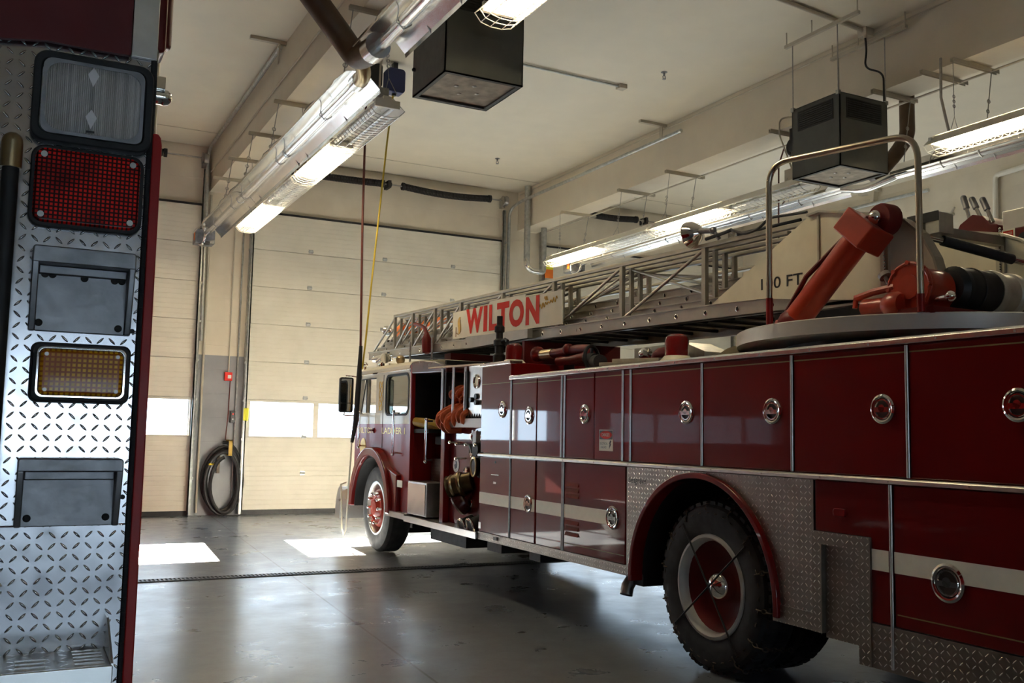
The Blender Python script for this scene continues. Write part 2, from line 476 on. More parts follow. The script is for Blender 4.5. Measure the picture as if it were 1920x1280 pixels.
SEC = .674
def sectional_door(n, x0, x1, hinges, pulls):
    """a garage door of eight ribbed sections, the third one glazed with four panes"""
    b = MB()
    wz0, wz1 = 1.375, 1.98
    px = [(x0+.09+k*1.2325, x0+.09+k*1.2325+1.14) for k in range(4)]
    for k in range(8):
        z0, z1 = k*SEC+(.085 if k == 0 else .004), (k+1)*SEC-.004
        if k != 2: b.box(x0, x1, DOORY, DOORY+.05, z0, z1)
        else:
            b.box(x0, x1, DOORY, DOORY+.05, z0, wz0); b.box(x0, x1, DOORY, DOORY+.05, wz1, z1)
            e = [x0] + [c for q in px for c in q] + [x1]
            for i in range(0, len(e), 2): b.box(e[i], e[i+1], DOORY, DOORY+.05, wz0, wz1)
    b.box(x0, x1, DOORY+.03, DOORY+.05, .1, wz0-.01).box(x0, x1, DOORY+.03, DOORY+.05, wz1+.01, DTOP)
    d = structure(b.build('door_%d' % n, M['door_panel'], smooth=False))
    for q0, q1 in px:
        MB().box(q0, q1, DOORY+.02, DOORY+.026, wz0, wz1).build('window_pane', M['window_clear'], d, smooth=False)
    MB().box(x0, x1, DOORY-.005, DOORY+.055, .0, .085).build('bottom_seal', M['black_rubber'], d)
    MB().box(x0-.02, x1+.02, DOORY-.012, DOORY+.055, DTOP-.006, DTOP+.032).build('top_seal', M['black_rubber'], d)
    for hx in hinges:
        for k in range(1, 8):
            z = k*SEC + (.05 if k in (1, 3, 5, 6, 7) else 0.03)
            MB().box(hx-.04, hx+.04, DOORY-.012, DOORY, z-.035, z+.035).cyl((hx-.045, DOORY-.016, z), (hx+.045, DOORY-.016, z), .014, n=8).build('hinge', M['galvanised'], d)
    for xx, sg in ((x0, -1), (x1, 1)):
        t = MB().box(xx-.005 if sg > 0 else xx-.055, xx+.055 if sg > 0 else xx+.005, DOORY-.10, DOORY-.09, .02, 6.02)
        t.box(xx+sg*.045-.005, xx+sg*.045+.005, DOORY-.10, DOORY+.05, .02, 6.02)
        t.box(xx-.005 if sg > 0 else xx-.015, xx+.015 if sg > 0 else xx+.005, DOORY-.10, DOORY-.07, .02, 6.02)
        for k in range(8):
            t.box(xx+sg*.05-.02, xx+sg*.05+.02, DOORY-.115, DOORY-.02, k*SEC+.62, k*SEC+.66)
        t.build('track', M['galvanised'], d)
    zs = 6.20
    MB().cyl((x0-.02, DOORY-.14, zs), (x1+.05, DOORY-.14, zs), .0145, n=10).build('shaft', M['bare_steel'], d)
    for s0, s1, sag in pulls:
        MB().tube(helix(s0, s1, DOORY-.14, zs, .058, .0135, .03, sag), .0135, 5).build('torsion_spring', M['diesel_black'], d)
        MB().cyl((s0-.03, DOORY-.14, zs), (s0+.02, DOORY-.14, zs), .075, n=16).cyl((s1-.02, DOORY-.14, zs-.0), (s1+.03, DOORY-.14, zs), .075, n=16).build('spring_cone', M['diesel_black'], d)
    for xx in (x0+.0, x1-.0):
        MB().lathe([(.04,-.06),(.10,-.055),(.085,-.02),(.10,.02),(.10,.05),(.04,.055)], (xx, DOORY-.14, zs), (1,0,0), 20).box(xx-.03, xx+.03, DOORY-.09, DOORY+.05, zs-.13, zs+.08).build('cable_drum', M['bare_steel'], d)
    m = (x0+x1)/2
    MB().box(m-.03, m+.03, DOORY-.2, DOORY+.05, zs-.07, zs+.07).cyl((m-.05, DOORY-.14, zs), (m+.05, DOORY-.14, zs), .045, n=14).build('bearing_bracket', M['diesel_black'], d)
    return d
sectional_door(1, *bays[0], [], [(.1, 2.0, .02)])
sectional_door(2, *bays[1], [4.645, 6.08, 7.50], [(4.0, 5.93, .02), (6.36, 8.2, .05)])
sectional_door(3, *bays[2], [], [(10.3, 11.75, .04)])

# trench drain across the bay
d = thing('trench_drain', 'long black slotted drain grate set in the concrete floor', 'floor drain', (2.9, 10.12, 0))
g = MB()
for k in range(260):
    x = -2.3 + k*.04
    g.box(x, x+.020, 10.055, 10.185, .001, .008)
g.build('grate', M['black_paint'], d, smooth=False)
MB().box(-2.35, 8.2, 10.03, 10.055, .0005, .007).box(-2.35, 8.2, 10.185, 10.21, .0005, .007).box(-2.35, 8.2, 10.055, 10.185, .0003, .002).build('channel_frame', M['diesel_black'], d, smooth=False)

# ------------------------------------------------------------------ overhead services
def strut(name, p, q, label, group, w=.045):
    """slotted strut channel bolted under a beam"""
    y = p[1]; z = p[2]
    b = MB().prism([(y-w/2, z), (y+w/2, z), (y+w/2, z-w), (y+w/2-.006, z-w), (y+w/2-.006, z-.006), (y-w/2+.006, z-.006), (y-w/2+.006, z-w), (y-w/2, z-w)], 'x', p[0], q[0])
    return tag(b.build(name, M['strut_paint'], smooth=False), label, 'bracket', group)
ys1 = [16.2, 14.9, 13.45, 11.95, 8.85]
wh = ['the one at the door wall', 'second from the door wall', 'third from the door wall', 'fourth from the door wall', 'over the tube heater gap']
for y, s in zip(ys1, wh):
    strut('strut_hanger', (2.66, y, BZ), (3.34, y, BZ), 'beige strut bracket under the beam over the first pillar, '+s, 'strut brackets under the beam beside door one')
ys2 = [15.3, 13.4, 12.05, 9.7, 7.95, 7.25, 6.85]
wh = ['the one at the door wall', 'second from the door wall', 'third from the door wall', 'partly behind the louvred air cleaner', 'at the kinked brown flue', 'above the end of the lit guarded light', 'the last one this way']
for y, s in zip(ys2, wh):
    strut('strut_hanger', (8.80, y, BZ), (9.56, y, BZ), 'beige strut bracket under the far beam, '+s, 'strut brackets under the far beam')

def conduit(name, pts, r, m, label, cat='conduit', joints=(), n=10):
    o = MB().tube(pts, r, n)
    for p, q in joints: o.cyl(p, q, r*1.35, n=n)
    return tag(o.build(name, M[m]), label, cat)
def bend(p, q, r0, r1, n=6):
    """corner between direction p->c and c->q"""
    pass
def path(*pts, r=.15, n=6):
    """polyline with rounded corners"""
    P = [Vector(p) for p in pts]; out = [P[0]]
    for i in range(1, len(P)-1):
        a = (P[i-1]-P[i]).normalized(); b = (P[i+1]-P[i]).normalized()
        rr = min(r, (P[i-1]-P[i]).length*.49, (P[i+1]-P[i]).length*.49)
        for k in range(n+1):
            t = k/n
            out.append((P[i]+a*rr)*(1-t)**2 + P[i]*2*t*(1-t) + (P[i]+b*rr)*t**2)
    out.append(P[-1]); return out

conduit('conduit', path((2.72, 12.0, 6.37), (2.72, 17.18, 6.37), (2.76, 17.22, 3.0), r=.35), .03, 'galvanised', 'galvanised conduit on the beam turning down the narrow grey wainscot pillar')
conduit('conduit', path((8.76, 11.59, 6.156), (8.76, 16.9, 6.156), (8.70, 17.24, 6.05), (8.66, 17.24, .02), r=.4), .03, 'galvanised', 'galvanised conduit along the far beam bending down beside the ladder bay door')
conduit('conduit', [(2.78, -3, 5.98), (2.78, 17.2, 5.98)], .012, 'strut_paint', 'thin cream conduit low on the side of the twin bay beam', joints=[((2.78, 12.2, 5.98), (2.78, 12.35, 5.98))])
conduit('conduit', [(9.44, -2, 5.63), (9.44, 17.2, 5.63)], .014, 'strut_paint', 'thin cream conduit along the lower edge of the far beam')
conduit('conduit', [(8.92, -2, 6.38), (8.92, 17.2, 6.38)], .010, 'strut_paint', 'thin cream conduit in the corner of ceiling and far beam')
conduit('conduit', path((5.0, 11.08, 6.435), (7.36, 11.13, 6.435), r=.1), .016, 'galvanised', 'short conduit on the ceiling running from the big grey air cleaner')
conduit('conduit', [(5.9, 7.80, 6.435), (8.82, 8.09, 6.435)], .026, 'strut_paint', 'painted conduit crossing the ceiling to the junction box over the smaller air cleaner')
tag(MB().box(7.30, 7.42, 11.07, 11.19, 6.40, CEIL).build('junction_box', M['strut_paint'], bevel=.004), 'small junction box on the ceiling at the end of the short conduit', 'junction box')
tag(MB().box(8.80, 8.94, 8.02, 8.16, 6.36, CEIL).cyl((8.825, 8.06, 6.33), (8.825, 8.06, 6.37), .025).build('junction_box', M['strut_paint'], bevel=.004), 'junction box in the ceiling corner with a black cord plugged in', 'junction box')
for (x0, x1, y, s) in ((2.34, 2.80, 12.02, 'carrying the conduit beside the twin bay beam'), (8.44, 8.95, 12.24, 'holding the end of the far beam conduit')):
    t = thing('ceiling_bracket', 'slotted angle bracket on the ceiling '+s, 'bracket', ((x0+x1)/2, y, CEIL))
    MB().box(x0, x1, y-.03, y+.03, CEIL-.045, CEIL-.002).build('arm', M['strut_paint'], t)
    MB().prism([(y-.04, CEIL-.045), (y+.06, CEIL-.045), (y+.03, CEIL-.30), (y-.01, CEIL-.30)], 'x', x1-.10, x1-.085).build('gusset', M['strut_paint'], t)
for x, y, s in ((7.59, 10.43, 'out from the louvred air cleaner'), (7.47, 15.33, 'close to the door wall')):
    t = thing('sprinkler_head', 'small sprinkler head on the ceiling '+s, 'sprinkler', (x, y, CEIL), 'ceiling sprinklers')
    MB().lathe([(.045,0),(.045,.008),(.014,.012),(.014,.05)], (x, y, CEIL+.004), (0,0,-1), 14).build('escutcheon', M['cast_aluminium'], t)
    MB().torus((x, y, CEIL-.07), (0,1,0), .022, .005, 14, 6).cyl((x, y, CEIL-.10), (x, y, CEIL-.094), .026, n=12).build('deflector', M['cast_aluminium'], t)

# big galvanised rain pipe looping at the pillar between the ladder bay and the far bay
t = thing('downpipe', 'galvanised pipe dropping by the far beam and looping back up', 'pipe', (8.95, 16.75, 4.7))
MB().cyl((8.86, 16.75, 4.92), (8.86, 16.75, CEIL), .063, n=16).build('riser', M['galvanised'], t)
MB().tube(path((8.86, 16.75, 4.98), (8.86, 16.75, 4.82), (8.98, 16.75, 4.74), (9.12, 16.75, 4.74), r=.12), .063, 14).build('elbow', M['polished_aluminium'], t)
MB().tube(path((9.10, 16.75, 4.74), (9.24, 16.75, 4.74), (9.24, 16.75, 4.86), (9.24, 16.75, 5.64), r=.1), .058, 14).build('return_leg', M['galvanised'], t)
t = thing('warning_sticker', 'orange and yellow sign on the pillar by the far light', 'sign', (9.56, 17.12, 4.72))
MB().box(9.47, 9.66, 17.09, 17.10, 4.70, 4.88).build('orange_field', M['sticker_orange'], t)
MB().box(9.47, 9.66, 17.09, 17.10, 4.88, 4.98).build('yellow_field', M['sticker_yellow'], t)

# pipes of the right hand wall
t = thing('wall_pipe', 'cream pipe with an elbow and valve on the far block wall', 'pipe', (14.8, 10.7, 5.6))
MB().tube(path((14.84, 8.6, 6.22), (14.84, 10.74, 6.12), (14.84, 10.76, 5.10), r=.08), .045, 10).build('pipe', M['fixture_white'], t)
MB().cyl((14.72, 10.76, 5.07), (14.90, 10.76, 5.07), .05).cyl((14.84, 10.70, 5.16), (14.84, 10.62, 5.30), .02).build('valve', M['strut_paint'], t)
tag(MB().prism([(13.25, 6.44), (13.75, 6.44), (13.75, 6.40), (13.50, 6.38), (13.42, 6.22), (13.36, 6.22), (13.34, 6.40), (13.25, 6.40)], 'x', 14.78, 14.9).build('conduit_bracket', M['strut_paint']), 'gusseted bracket carrying a conduit on the far block wall', 'bracket')
conduit('conduit', [(14.82, 12.1, 6.16), (14.82, 17.2, 6.20)], .035, 'galvanised', 'galvanised conduit high on the far block wall behind the turntable rail')
MBv = MB().cyl((14.82, 11.64, 5.62), (14.9, 11.64, 5.62), .03).cyl((14.82, 11.64, 5.62), (14.82, 11.55, 5.72), .018).cyl((14.82, 11.64, 5.62), (14.82, 11.74, 5.66), .018)
tag(MBv.build('wall_valve', M['strut_paint']), 'small cream valve on the far block wall above the red console', 'valve')

# -- fluorescent fixtures with wire guards
def light_fixture(x, y0, L, z, lit, label, group, chains):
    """runs from y0 towards the camera; lit lists which of the two lamp bays burn"""
    t = thing('fluorescent_fixture', label, 'ceiling light', (x, y0-L/2, z), group)
    y1 = y0-L
    # ballast channel and two reflector wings, with slots added between them to brighten the ceiling
    h = MB().prism([(x-.042, z+.15), (x+.042, z+.15), (x+.042, z+.105), (x-.042, z+.105)], 'y', y1, y0)
    for s in (-1, 1):
        h.prism([(x+s*.056, z+.136), (x+s*.185, z+.02), (x+s*.182, z+.014), (x+s*.052, z+.129)], 'y', y1, y0)
    for k in range(9):
        yc = y1+.03+(L-.06)*k/8
        h.box(x-.078, x+.078, yc-.02, yc+.02, z+.116, z+.124)
    h.build('hood', M['fixture_white'], t, smooth=False)
    for k in range(2):
        ya = y0-.06-k*L/2; yb = ya-L/2+.10
        for s in (-.085, .085):
            MB().cyl((x+s, ya, z+.065), (x+s, yb, z+.065), .0215, n=10).build('lamp_tube', M['tube_lit' if lit[k] else 'tube_unlit'], t)
        for yc in (ya+.01, yb-.045): MB().box(x-.13, x+.13, yc, yc+.035, z+.03, z+.11).build('lamp_holder', M['fixture_white'], t)
    g = MB(); r = .0042
    n = int(L/.085)
    for k in range(n+1):
        y = y1+L*k/n
        g.tube([(x-.185, y, z+.02), (x-.13, y, z-.045), (x-.05, y, z-.065), (x+.05, y, z-.065), (x+.13, y, z-.045), (x+.185, y, z+.02)], r, 4)
    for a, b in ((-.13,-.045),(-.05,-.065),(.05,-.065),(.13,-.045)):
        g.cyl((x+a, y0, z+b), (x+a, y1, z+b), r, n=4)
    g.build('wire_guard', M['guard_wire'], t)
    for cy, top, xo in chains:
        c = MB()
        c.tube([(x-.06, cy, z+.15), (x+xo*.3, cy, z+.30), (x+xo, cy, top)], .004, 5).tube([(x+.06, cy, z+.15), (x+xo*.3, cy, z+.30)], .004, 5)
        for q in (.35, .42, .49): c.torus(lerp((x, cy, z+.15), (x+xo, cy, top), q), (0,1,0), .018, .004, 10, 5)
        c.build('hanging_chain', M['bare_steel'], t)
    return t
ZL = 4.70
grp = 'guarded fluorescent lights'
light_fixture(3.12, 15.55, 3.45, ZL, (1, 0), 'guarded fluorescent light over the first pillar, its lit end by the door wall', grp, [(14.9, 5.62, -.1), (13.45, 5.62, -.1)])
l2 = light_fixture(3.12, 12.06, 3.12, ZL, (1, 0), 'guarded fluorescent light with a grey junction plate on its unlit near end', grp, [(11.95, 5.62, -.1), (8.85, 5.62, -.1)])
MB().box(3.03, 3.16, 9.02, 9.16, ZL+.15, ZL+.26).build('junction_plate', M['bare_steel'], l2, bevel=.004)
MB().tube([(3.08, 9.09, ZL+.26), (3.07, 9.05, ZL+.5), (3.12, 9.0, ZL+.75), (3.10, 8.92, BZ)], .011, 6).build('power_cord', M['strut_paint'], l2)
light_fixture(3.13, 6.50, 3.45, ZL, (1, 0), 'brightly lit guarded fluorescent light overhead, in front of the big air cleaner', grp, [(6.2, 5.62, 0), (3.6, 5.62, 0)])
light_fixture(8.78, 15.60, 3.30, ZL, (1, 0), 'guarded fluorescent light under the far beam, the one by the door wall', grp, [(15.3, 5.62, 0), (13.4, 5.62, .1)])
l5 = light_fixture(8.78, 12.25, 3.30, ZL, (1, 0), 'guarded fluorescent light behind the chrome spotlight with a box on its hood', grp, [(12.05, 5.62, .1), (9.3, 5.62, .1)])
MB().box(8.74, 8.90, 9.20, 9.36, ZL+.15, ZL+.30).build('junction_plate', M['strut_paint'], l5, bevel=.004)
MB().tube(path((8.80, 9.28, ZL+.3), (8.74, 9.45, ZL+.8), (8.74, 9.45, 5.72), (8.94, 9.3, 5.75), r=.08), .012, 6).build('power_cord', M['strut_paint'], l5)
l6 = light_fixture(8.82, 7.10, 3.45, ZL, (1, 0), 'lit guarded fluorescent light beyond the turntable, past the louvred air cleaner', grp, [(6.85, 5.62, 0), (4.2, 5.62, 0)])
MB().tube([(8.82, 6.92, ZL+.15), (8.78, 6.98, ZL+.55), (8.84, 7.02, 5.72)], .016, 6).build('power_cord', M['bare_steel'], l6)

# -- radiant tube heaters
def tube_heater(x, y0, L, z, label, hooks, chains, elbow):
    t = thing('tube_heater', label, 'heater', (x, y0-L/2, z))
    y1 = y0-L
    outer = [(-.235,.0),(-.225,.035),(-.11,.150),(-.05,.165),(.05,.165),(.11,.150),(.225,.035),(.235,.0)]
    inner = [(a*.985, b-.006) for a, b in outer][::-1]
    segs = max(1, round(L/2.4))
    for k in range(segs):
        a = y0-L*k/segs+.015; b = y0-L*(k+1)/segs-.015
        tilt = (k % 2)*.004
        MB().prism([(x+p, z+q+tilt) for p, q in outer]+[(x+p, z+q+tilt) for p, q in inner], 'y', b, a).build('reflector', M['reflector_aluminium'], t, ang=20)
    tb = MB().cyl((x, y0+.12, z+.05), (x, y1-.12, z+.05), .052, n=18)
    for k in range(1, segs): tb.cyl((x, y0-L*k/segs+.06, z+.05), (x, y0-L*k/segs-.06, z+.05), .057, n=18)
    tb.build('radiant_tube', M['polished_aluminium'], t)
    for y in hooks:
        MB().tube([(x-.235, y, z+.0), (x-.20, y, z+.09), (x-.12, y, z+.17), (x-.06, y-.02, z+.185), (x-.05, y, z+.10), (x-.062, y, z+.03), (x, y, z-.014), (x+.062, y, z+.03), (x+.06, y+.02, z+.17), (x+.14, y, z+.15), (x+.235, y, z+.0)], .006, 5).build('hook_wire', M['bare_steel'], t)
    for y, tx, tz in chains:
        c = MB().tube([(x, y, z+.19), (tx, y, tz)], .006, 5)
        for q in (.25, .4, .55): c.torus(lerp((x, y, z+.19), (tx, y, tz), q), (0,1,0), .022, .005, 10, 5)
        c.build('hanging_chain', M['bare_steel'], t)
    if elbow:
        MB().torus((x-.06, y0+.12, z+.02), (1,.2,0), .15, .022, 24, 8).build('end_elbow', M['polished_aluminium'], t)
        MB().box(x-.16, x+.16, y0+.13, y0+.42, z-.10, z+.14).build('burner_box', M['cast_aluminium'], t, bevel=.015)
        MB().box(x-.165, x-.160, y0+.18, y0+.26, z-.04, z+.10).build('warning_label', M['sticker_orange'], t, smooth=False)
        MB().box(x-.03, x+.06, y0+.02, y0+.10, z-.13, z-.08).build('bracket_plate', M['black_paint'], t)
    return t
ZH = 4.66
tube_heater(2.62, 16.30, 7.9, ZH, 'long silver tube heater running to the door wall over the twin bays', (15.4, 14.0, 13.3, 11.3, 10.9, 9.4), [(14.9, 2.72, 5.62), (13.45, 2.72, 5.62), (11.95, 2.72, 5.62), (8.85, 2.70, 5.62)], True)
tube_heater(2.52, 7.45, 5.4, ZH, 'silver tube heater overhead at the top edge, in front of the brown flue tee', (6.9, 6.3, 5.4), [(6.5, 2.72, 5.62), (3.5, 2.72, 5.62)], False)
tube_heater(9.26, 15.30, 6.35, ZH, 'silver tube heater behind the far guarded lights and the ladder', (14.2, 12.6, 11.8, 10.6, 9.6), [(15.3, 9.40, 5.62), (13.4, 9.40, 5.62), (12.05, 9.40, 5.62), (9.7, 9.40, 5.62)], True)
tube_heater(9.32, 7.95, 5.6, ZH, 'silver tube heater just below the lit light past the louvred air cleaner', (7.4, 6.9, 6.3, 5.4), [(7.95, 9.45, 5.62), (6.85, 9.45, 5.62), (3.5, 9.45, 5.62)], False)
t = thing('flue_pipe', 'brown flue tee joining the two heater ends and rising toward the ceiling', 'flue', (2.5, 7.9, 4.7))
MB().tube(path((2.50, 7.56, ZH+.05), (2.46, 7.90, ZH+.08), (2.34, 7.92, 4.90), (1.90, 7.84, 5.33), (.95, 7.66, 6.25), (.95, 7.66, 6.455), r=.16), .108, 20).build('main_pipe', M['brown_flue'], t)
MB().tube(path((2.62, 8.36, ZH+.05), (2.60, 8.10, ZH+.02), (2.50, 7.93, ZH+.12), (2.42, 7.90, ZH+.22), r=.12), .068, 16).build('branch_pipe', M['bronze_pipe'], t)
MB().cyl((2.50, 7.45, ZH+.05), (2.495, 7.60, ZH+.052), .112, n=18).build('collar', M['polished_aluminium'], t)
MB().cyl((2.62, 8.28, ZH+.05), (2.62, 8.42, ZH+.05), .078, n=18).build('collar', M['polished_aluminium'], t)
t = thing('flue_pipe', 'brown kinked flue pipe rising behind the smaller air cleaner', 'flue', (9.5, 8.3, 4.8))
MB().tube(path((9.40, 8.50, ZH+.10), (9.62, 8.34, 5.08), (9.66, 8.18, 5.28), (9.66, 8.18, CEIL-.01), r=.10), .092, 16).build('main_pipe', M['brown_flue'], t)
MB().tube(path((9.24, 8.85, ZH+.05), (9.30, 8.55, ZH-.02), (9.32, 8.05, ZH+.05), r=.2), .055, 14).build('elbow', M['polished_aluminium'], t)

# -- air cleaners
def air_cleaner(x, y, z, w, h, label, rods):
    t = thing('air_cleaner', label, 'air cleaner', (x+w/2, y+w/2, z))
    fr = .045
    b = MB().box(x, x+.012, y, y+w, z, z+h).box(x+w-.012, x+w, y, y+w, z, z+h).box(x, x+w, y+w-.012, y+w, z, z+h).box(x, x+w, y, y+.012, z, z+h).box(x, x+w, y, y+w, z+h-.012, z+h)
    b.ring([(x,y),(x+w,y),(x+w,y+w),(x,y+w)], [(x+fr,y+fr),(x+w-fr,y+fr),(x+w-fr,y+w-fr),(x+fr,y+w-fr)], 'z', z, z+.012)
    b.build('cabinet', M['dark_green_grey'], t, smooth=False)
    MB().box(x+.03, x+w-.03, y+.03, y+w-.03, z+.022, z+.05).build('intake_filter', M['filter_felt'], t)
    c = (x+w/2, y+w/2)
    for dx, dy in ((-.12,-.05),(.02,-.12),(.12,.04),(-.02,.12)):
        MB().sphere((c[0]+dx, c[1]+dy, z+.02), .022, 10, (1,1,.4)).build('filter_clip', M['bare_steel'], t)
    zz0, zz1 = z+h*.66, z+h*.94
    MB().box(x-.006, x, y+.10, y+w-.10, zz0, zz1).build('grille', M['black_paint'], t)
    MB().box(x+.10, x+w-.10, y-.006, y, zz0, zz1).build('grille', M['black_paint'], t)
    for k in range(9):
        q = zz0+.02+(zz1-zz0-.04)*k/8
        MB().box(x-.014, x-.004, y+.12, y+w-.12, q, q+.007).build('louvre', M['diesel_black'], t)
        MB().box(x+.12, x+w-.12, y-.014, y-.004, q, q+.007).build('louvre', M['diesel_black'], t)
    MB().lathe([(.20,0),(.20,.05),(.15,.07),(.0,.075)], (x+w*.5, y+w*.4, z+h), (0,0,1), 24).build('motor_cover', M['black_paint'], t)
    MB().sphere((x-.012, y+w*.93, z+h*.28), .02, 10).build('side_knob', M['black_paint'], t)
    for rx, ry, top in rods:
        MB().cyl((rx, ry, z+h-.02), (rx, ry, top), .007, n=8).box(rx-.02, rx+.02, ry-.02, ry+.02, z+h-.03, z+h+.02).build('hanger_rod', M['bare_steel'], t)
    return t
air_cleaner(3.03, 7.27, 4.53, .745, .86, 'big dark grey box air cleaner hanging beside the bright top light', [(3.06, 7.31, CEIL), (3.74, 7.31, CEIL), (3.06, 7.97, CEIL), (3.74, 7.97, CEIL)])
ax, ay, aw = 8.12, 7.80, .76
t = air_cleaner(ax, ay, 4.60, aw, .86, 'dark grey louvred air cleaner hung on four rods above the turntable rail', [(ax, ay+.02, 6.28), (ax, ay+aw-.02, 6.28), (ax+aw, ay+.02, 6.28), (ax+aw, ay+aw-.02, 6.28)])
for xx, s in ((ax, 'over the gangway side of the smaller air cleaner'), (ax+aw, 'over the beam side of the smaller air cleaner')):
    u = thing('strut_rail', 'painted strut rail under the ceiling '+s, 'bracket', (xx, ay+aw/2, 6.3))
    MB().box(xx-.022, xx+.022, ay-.30, ay+aw+.10, 6.26, 6.30).build('channel', M['strut_paint'], u)
    for q in (ay-.28, ay+.42, ay+aw+.08):
        MB().cyl((xx, q, 6.29), (xx, q, CEIL), .008, n=8).build('drop_rod', M['strut_paint'], u)
conduit('power_cord', path((8.825, 8.06, 6.34), (8.825, 8.04, 6.15), (8.80, 8.06, 5.95), (8.90, 7.86, 5.85), (8.90, 7.86, 5.46), r=.1), .012, 'black_paint', 'black cord hanging from the ceiling junction box to the air cleaner', 'cord')

# -- cord reels over the ladder truck cab
def reel(x, y, z, m, label, cat):
    t = thing('cord_reel', label, cat, (x, y, z))
    MB().prism(rrect(x-.13, x+.13, z-.18, z+.15, .05), 'y', y-.09, y+.09).build('housing', M[m], t, bevel=.012)
    MB().box(x-.03, x+.03, y-.05, y+.05, z+.15, CEIL).build('mount', M['black_paint'], t)
    MB().cyl((x, y, z-.21), (x, y, z-.18), .03, n=10).build('outlet', M['black_paint'], t)
    return t
reel(3.98, 12.1, 6.28, 'black_paint', 'black cord reel under the ceiling dropping the maroon cord', 'cord reel')
reel(4.27, 12.0, 6.22, 'blue_plastic', 'blue cord reel under the ceiling dropping the yellow cord', 'cord reel')
t = thing('power_cord', 'maroon cord hanging from the black reel down past the cab mirror', 'cord', (3.93, 12.05, 2.0))
MB().tube([(3.90, 12.05, 6.09), (3.91, 12.05, 4.2), (3.93, 12.02, 2.75), (3.93, 12.0, 2.3)], .016, 8).build('cable', M['maroon_cord'], t)
MB().tube([(3.93, 12.0, 2.6), (3.92, 12.0, 2.2), (3.90, 12.02, 1.6), (3.87, 12.05, 1.35)], [.022, .034, .034, .02], 10).build('strain_relief', M['diesel_black'], t)
MB().tube([(3.87, 12.05, 1.4), (3.86, 12.08, .9), (3.85, 12.1, .35), (3.85, 12.12, .22), (3.83, 12.14, .16), (3.81, 12.16, .24), (3.80, 12.18, .6), (3.82, 12.3, .80), (3.92, 12.4, .82)], .011, 8).build('pigtail', M['cream_paint'], t)
conduit('power_cord', [(4.26, 12.0, 6.02), (4.20, 12.0, 5.4), (4.05, 12.0, 3.5), (3.99, 12.0, 2.65), (3.96, 12.0, 2.3)], .012, 'yellow_cord', 'yellow cord slanting down from the blue reel to the ladder truck', 'cord')
# reel half hidden behind the smaller air cleaner
t = thing('cord_reel', 'black cord reel with an orange cord, partly behind the louvred air cleaner', 'cord reel', (9.13, 9.55, 5.4))
MB().torus((9.10, 9.52, 5.42), (1,.3,0), .12, .03, 20, 8).cyl((9.03, 9.52, 5.42), (9.17, 9.52, 5.42), .09).build('drum', M['black_paint'], t)
MB().box(9.03, 9.20, 9.47, 9.57, 5.50, BZ).build('mount', M['black_paint'], t)
MB().tube([(9.02, 9.66, 5.42), (8.995, 9.74, 5.2), (8.995, 9.75, 4.4), (8.995, 9.75, 2.9)], .011, 6).build('cable', M['maroon_cord'], t)

# ------------------------------------------------------------------ pillar between doors one and two
t = thing('fire_alarm_station', 'red fire alarm pull station on the grey pillar above the coiled hose', 'fire alarm', (3.265, 17.3, 2.33))
MB().box(3.20, 3.33, 17.27, 17.35, 2.33, 2.48).build('housing', M['alarm_red'], t, bevel=.006)
MB().box(3.25, 3.31, 17.262, 17.272, 2.37, 2.43).build('pull_handle', M['white_plastic'], t, bevel=.003)
conduit('wall_conduit', [(3.27, 17.32, 2.48), (3.27, 17.32, 5.6)], .011, 'strut_paint', 'thin conduit rising from the red alarm station')
conduit('alarm_cord', [(3.30, 17.29, 2.33), (3.29, 17.28, 1.8), (3.26, 17.27, 1.30)], .009, 'maroon_cord', 'thin red cord hanging below the alarm station', 'cord')
conduit('wall_conduit', [(3.42, 17.32, .3), (3.42, 17.32, 5.6)], .016, 'galvanised', 'galvanised conduit on the pillar beside the door track')
conduit('wall_conduit', [(2.83, 17.31, .05), (2.83, 17.31, 5.6)], .02, 'strut_paint', 'cream pipe on the pillar edge by the first door track')
t = thing('door_switch', 'small black door switch on the grey pillar', 'switch', (3.37, 17.3, 1.60))
MB().box(3.33, 3.41, 17.27, 17.35, 1.60, 1.80).build('box', M['black_paint'], t, bevel=.004)
MB().cyl((3.37, 17.262, 1.75), (3.37, 17.272, 1.75), .014).build('button', M['alarm_red'], t)
MB().cyl((3.37, 17.262, 1.66), (3.37, 17.272, 1.66), .014).build('button', M['white_plastic'], t)
tag(MB().box(3.535, 3.62, 17.195, 17.199, 1.64, 1.86).build('warning_sticker', M['sticker_yellow'], smooth=False), 'yellow sticker on the track of the middle door', 'sticker')
t = thing('rubber_hose', 'coil of thick black hose hung on the grey pillar', 'hose', (3.22, 17.2, 0))
pts = []
for k in range(5*28+1):
    a = 2*PI*k/28; n = k/28
    w = .31 + .035*math.sin(n*2.3) - .012*n; h = .58 + .03*math.cos(n*1.7) - .02*n
    pts.append((3.22+.02*math.sin(n*3)+w*math.sin(a)*(1+.06*math.sin(a*.5)), 17.27-.028*n, .64+h*math.cos(a)-.02*n+.03*math.sin(2*a)))
MB().tube(pts, .032, 9).build('coil', M['black_rubber'], t)
MB().box(3.29, 3.35, 17.08, 17.10, 1.04, 1.30).box(3.29, 3.35, 17.08, 17.34, 1.28, 1.30).box(3.29, 3.35, 17.08, 17.30, 1.03, 1.05).build('strap', M['yellow_vinyl'], t)
t = thing('hose_hook', 'yellow wall hook inside the hanging hose coil', 'hook', (3.1, 17.3, .85))
MB().box(3.14, 3.19, 17.29, 17.35, .72, 1.10).build('back_plate', M['rusty_chain'], t)
MB().tube([(3.17, 17.3, .88), (3.10, 17.2, .88), (2.98, 17.12, .88)], .016, 8).build('arm', M['yellow_cord'], t)

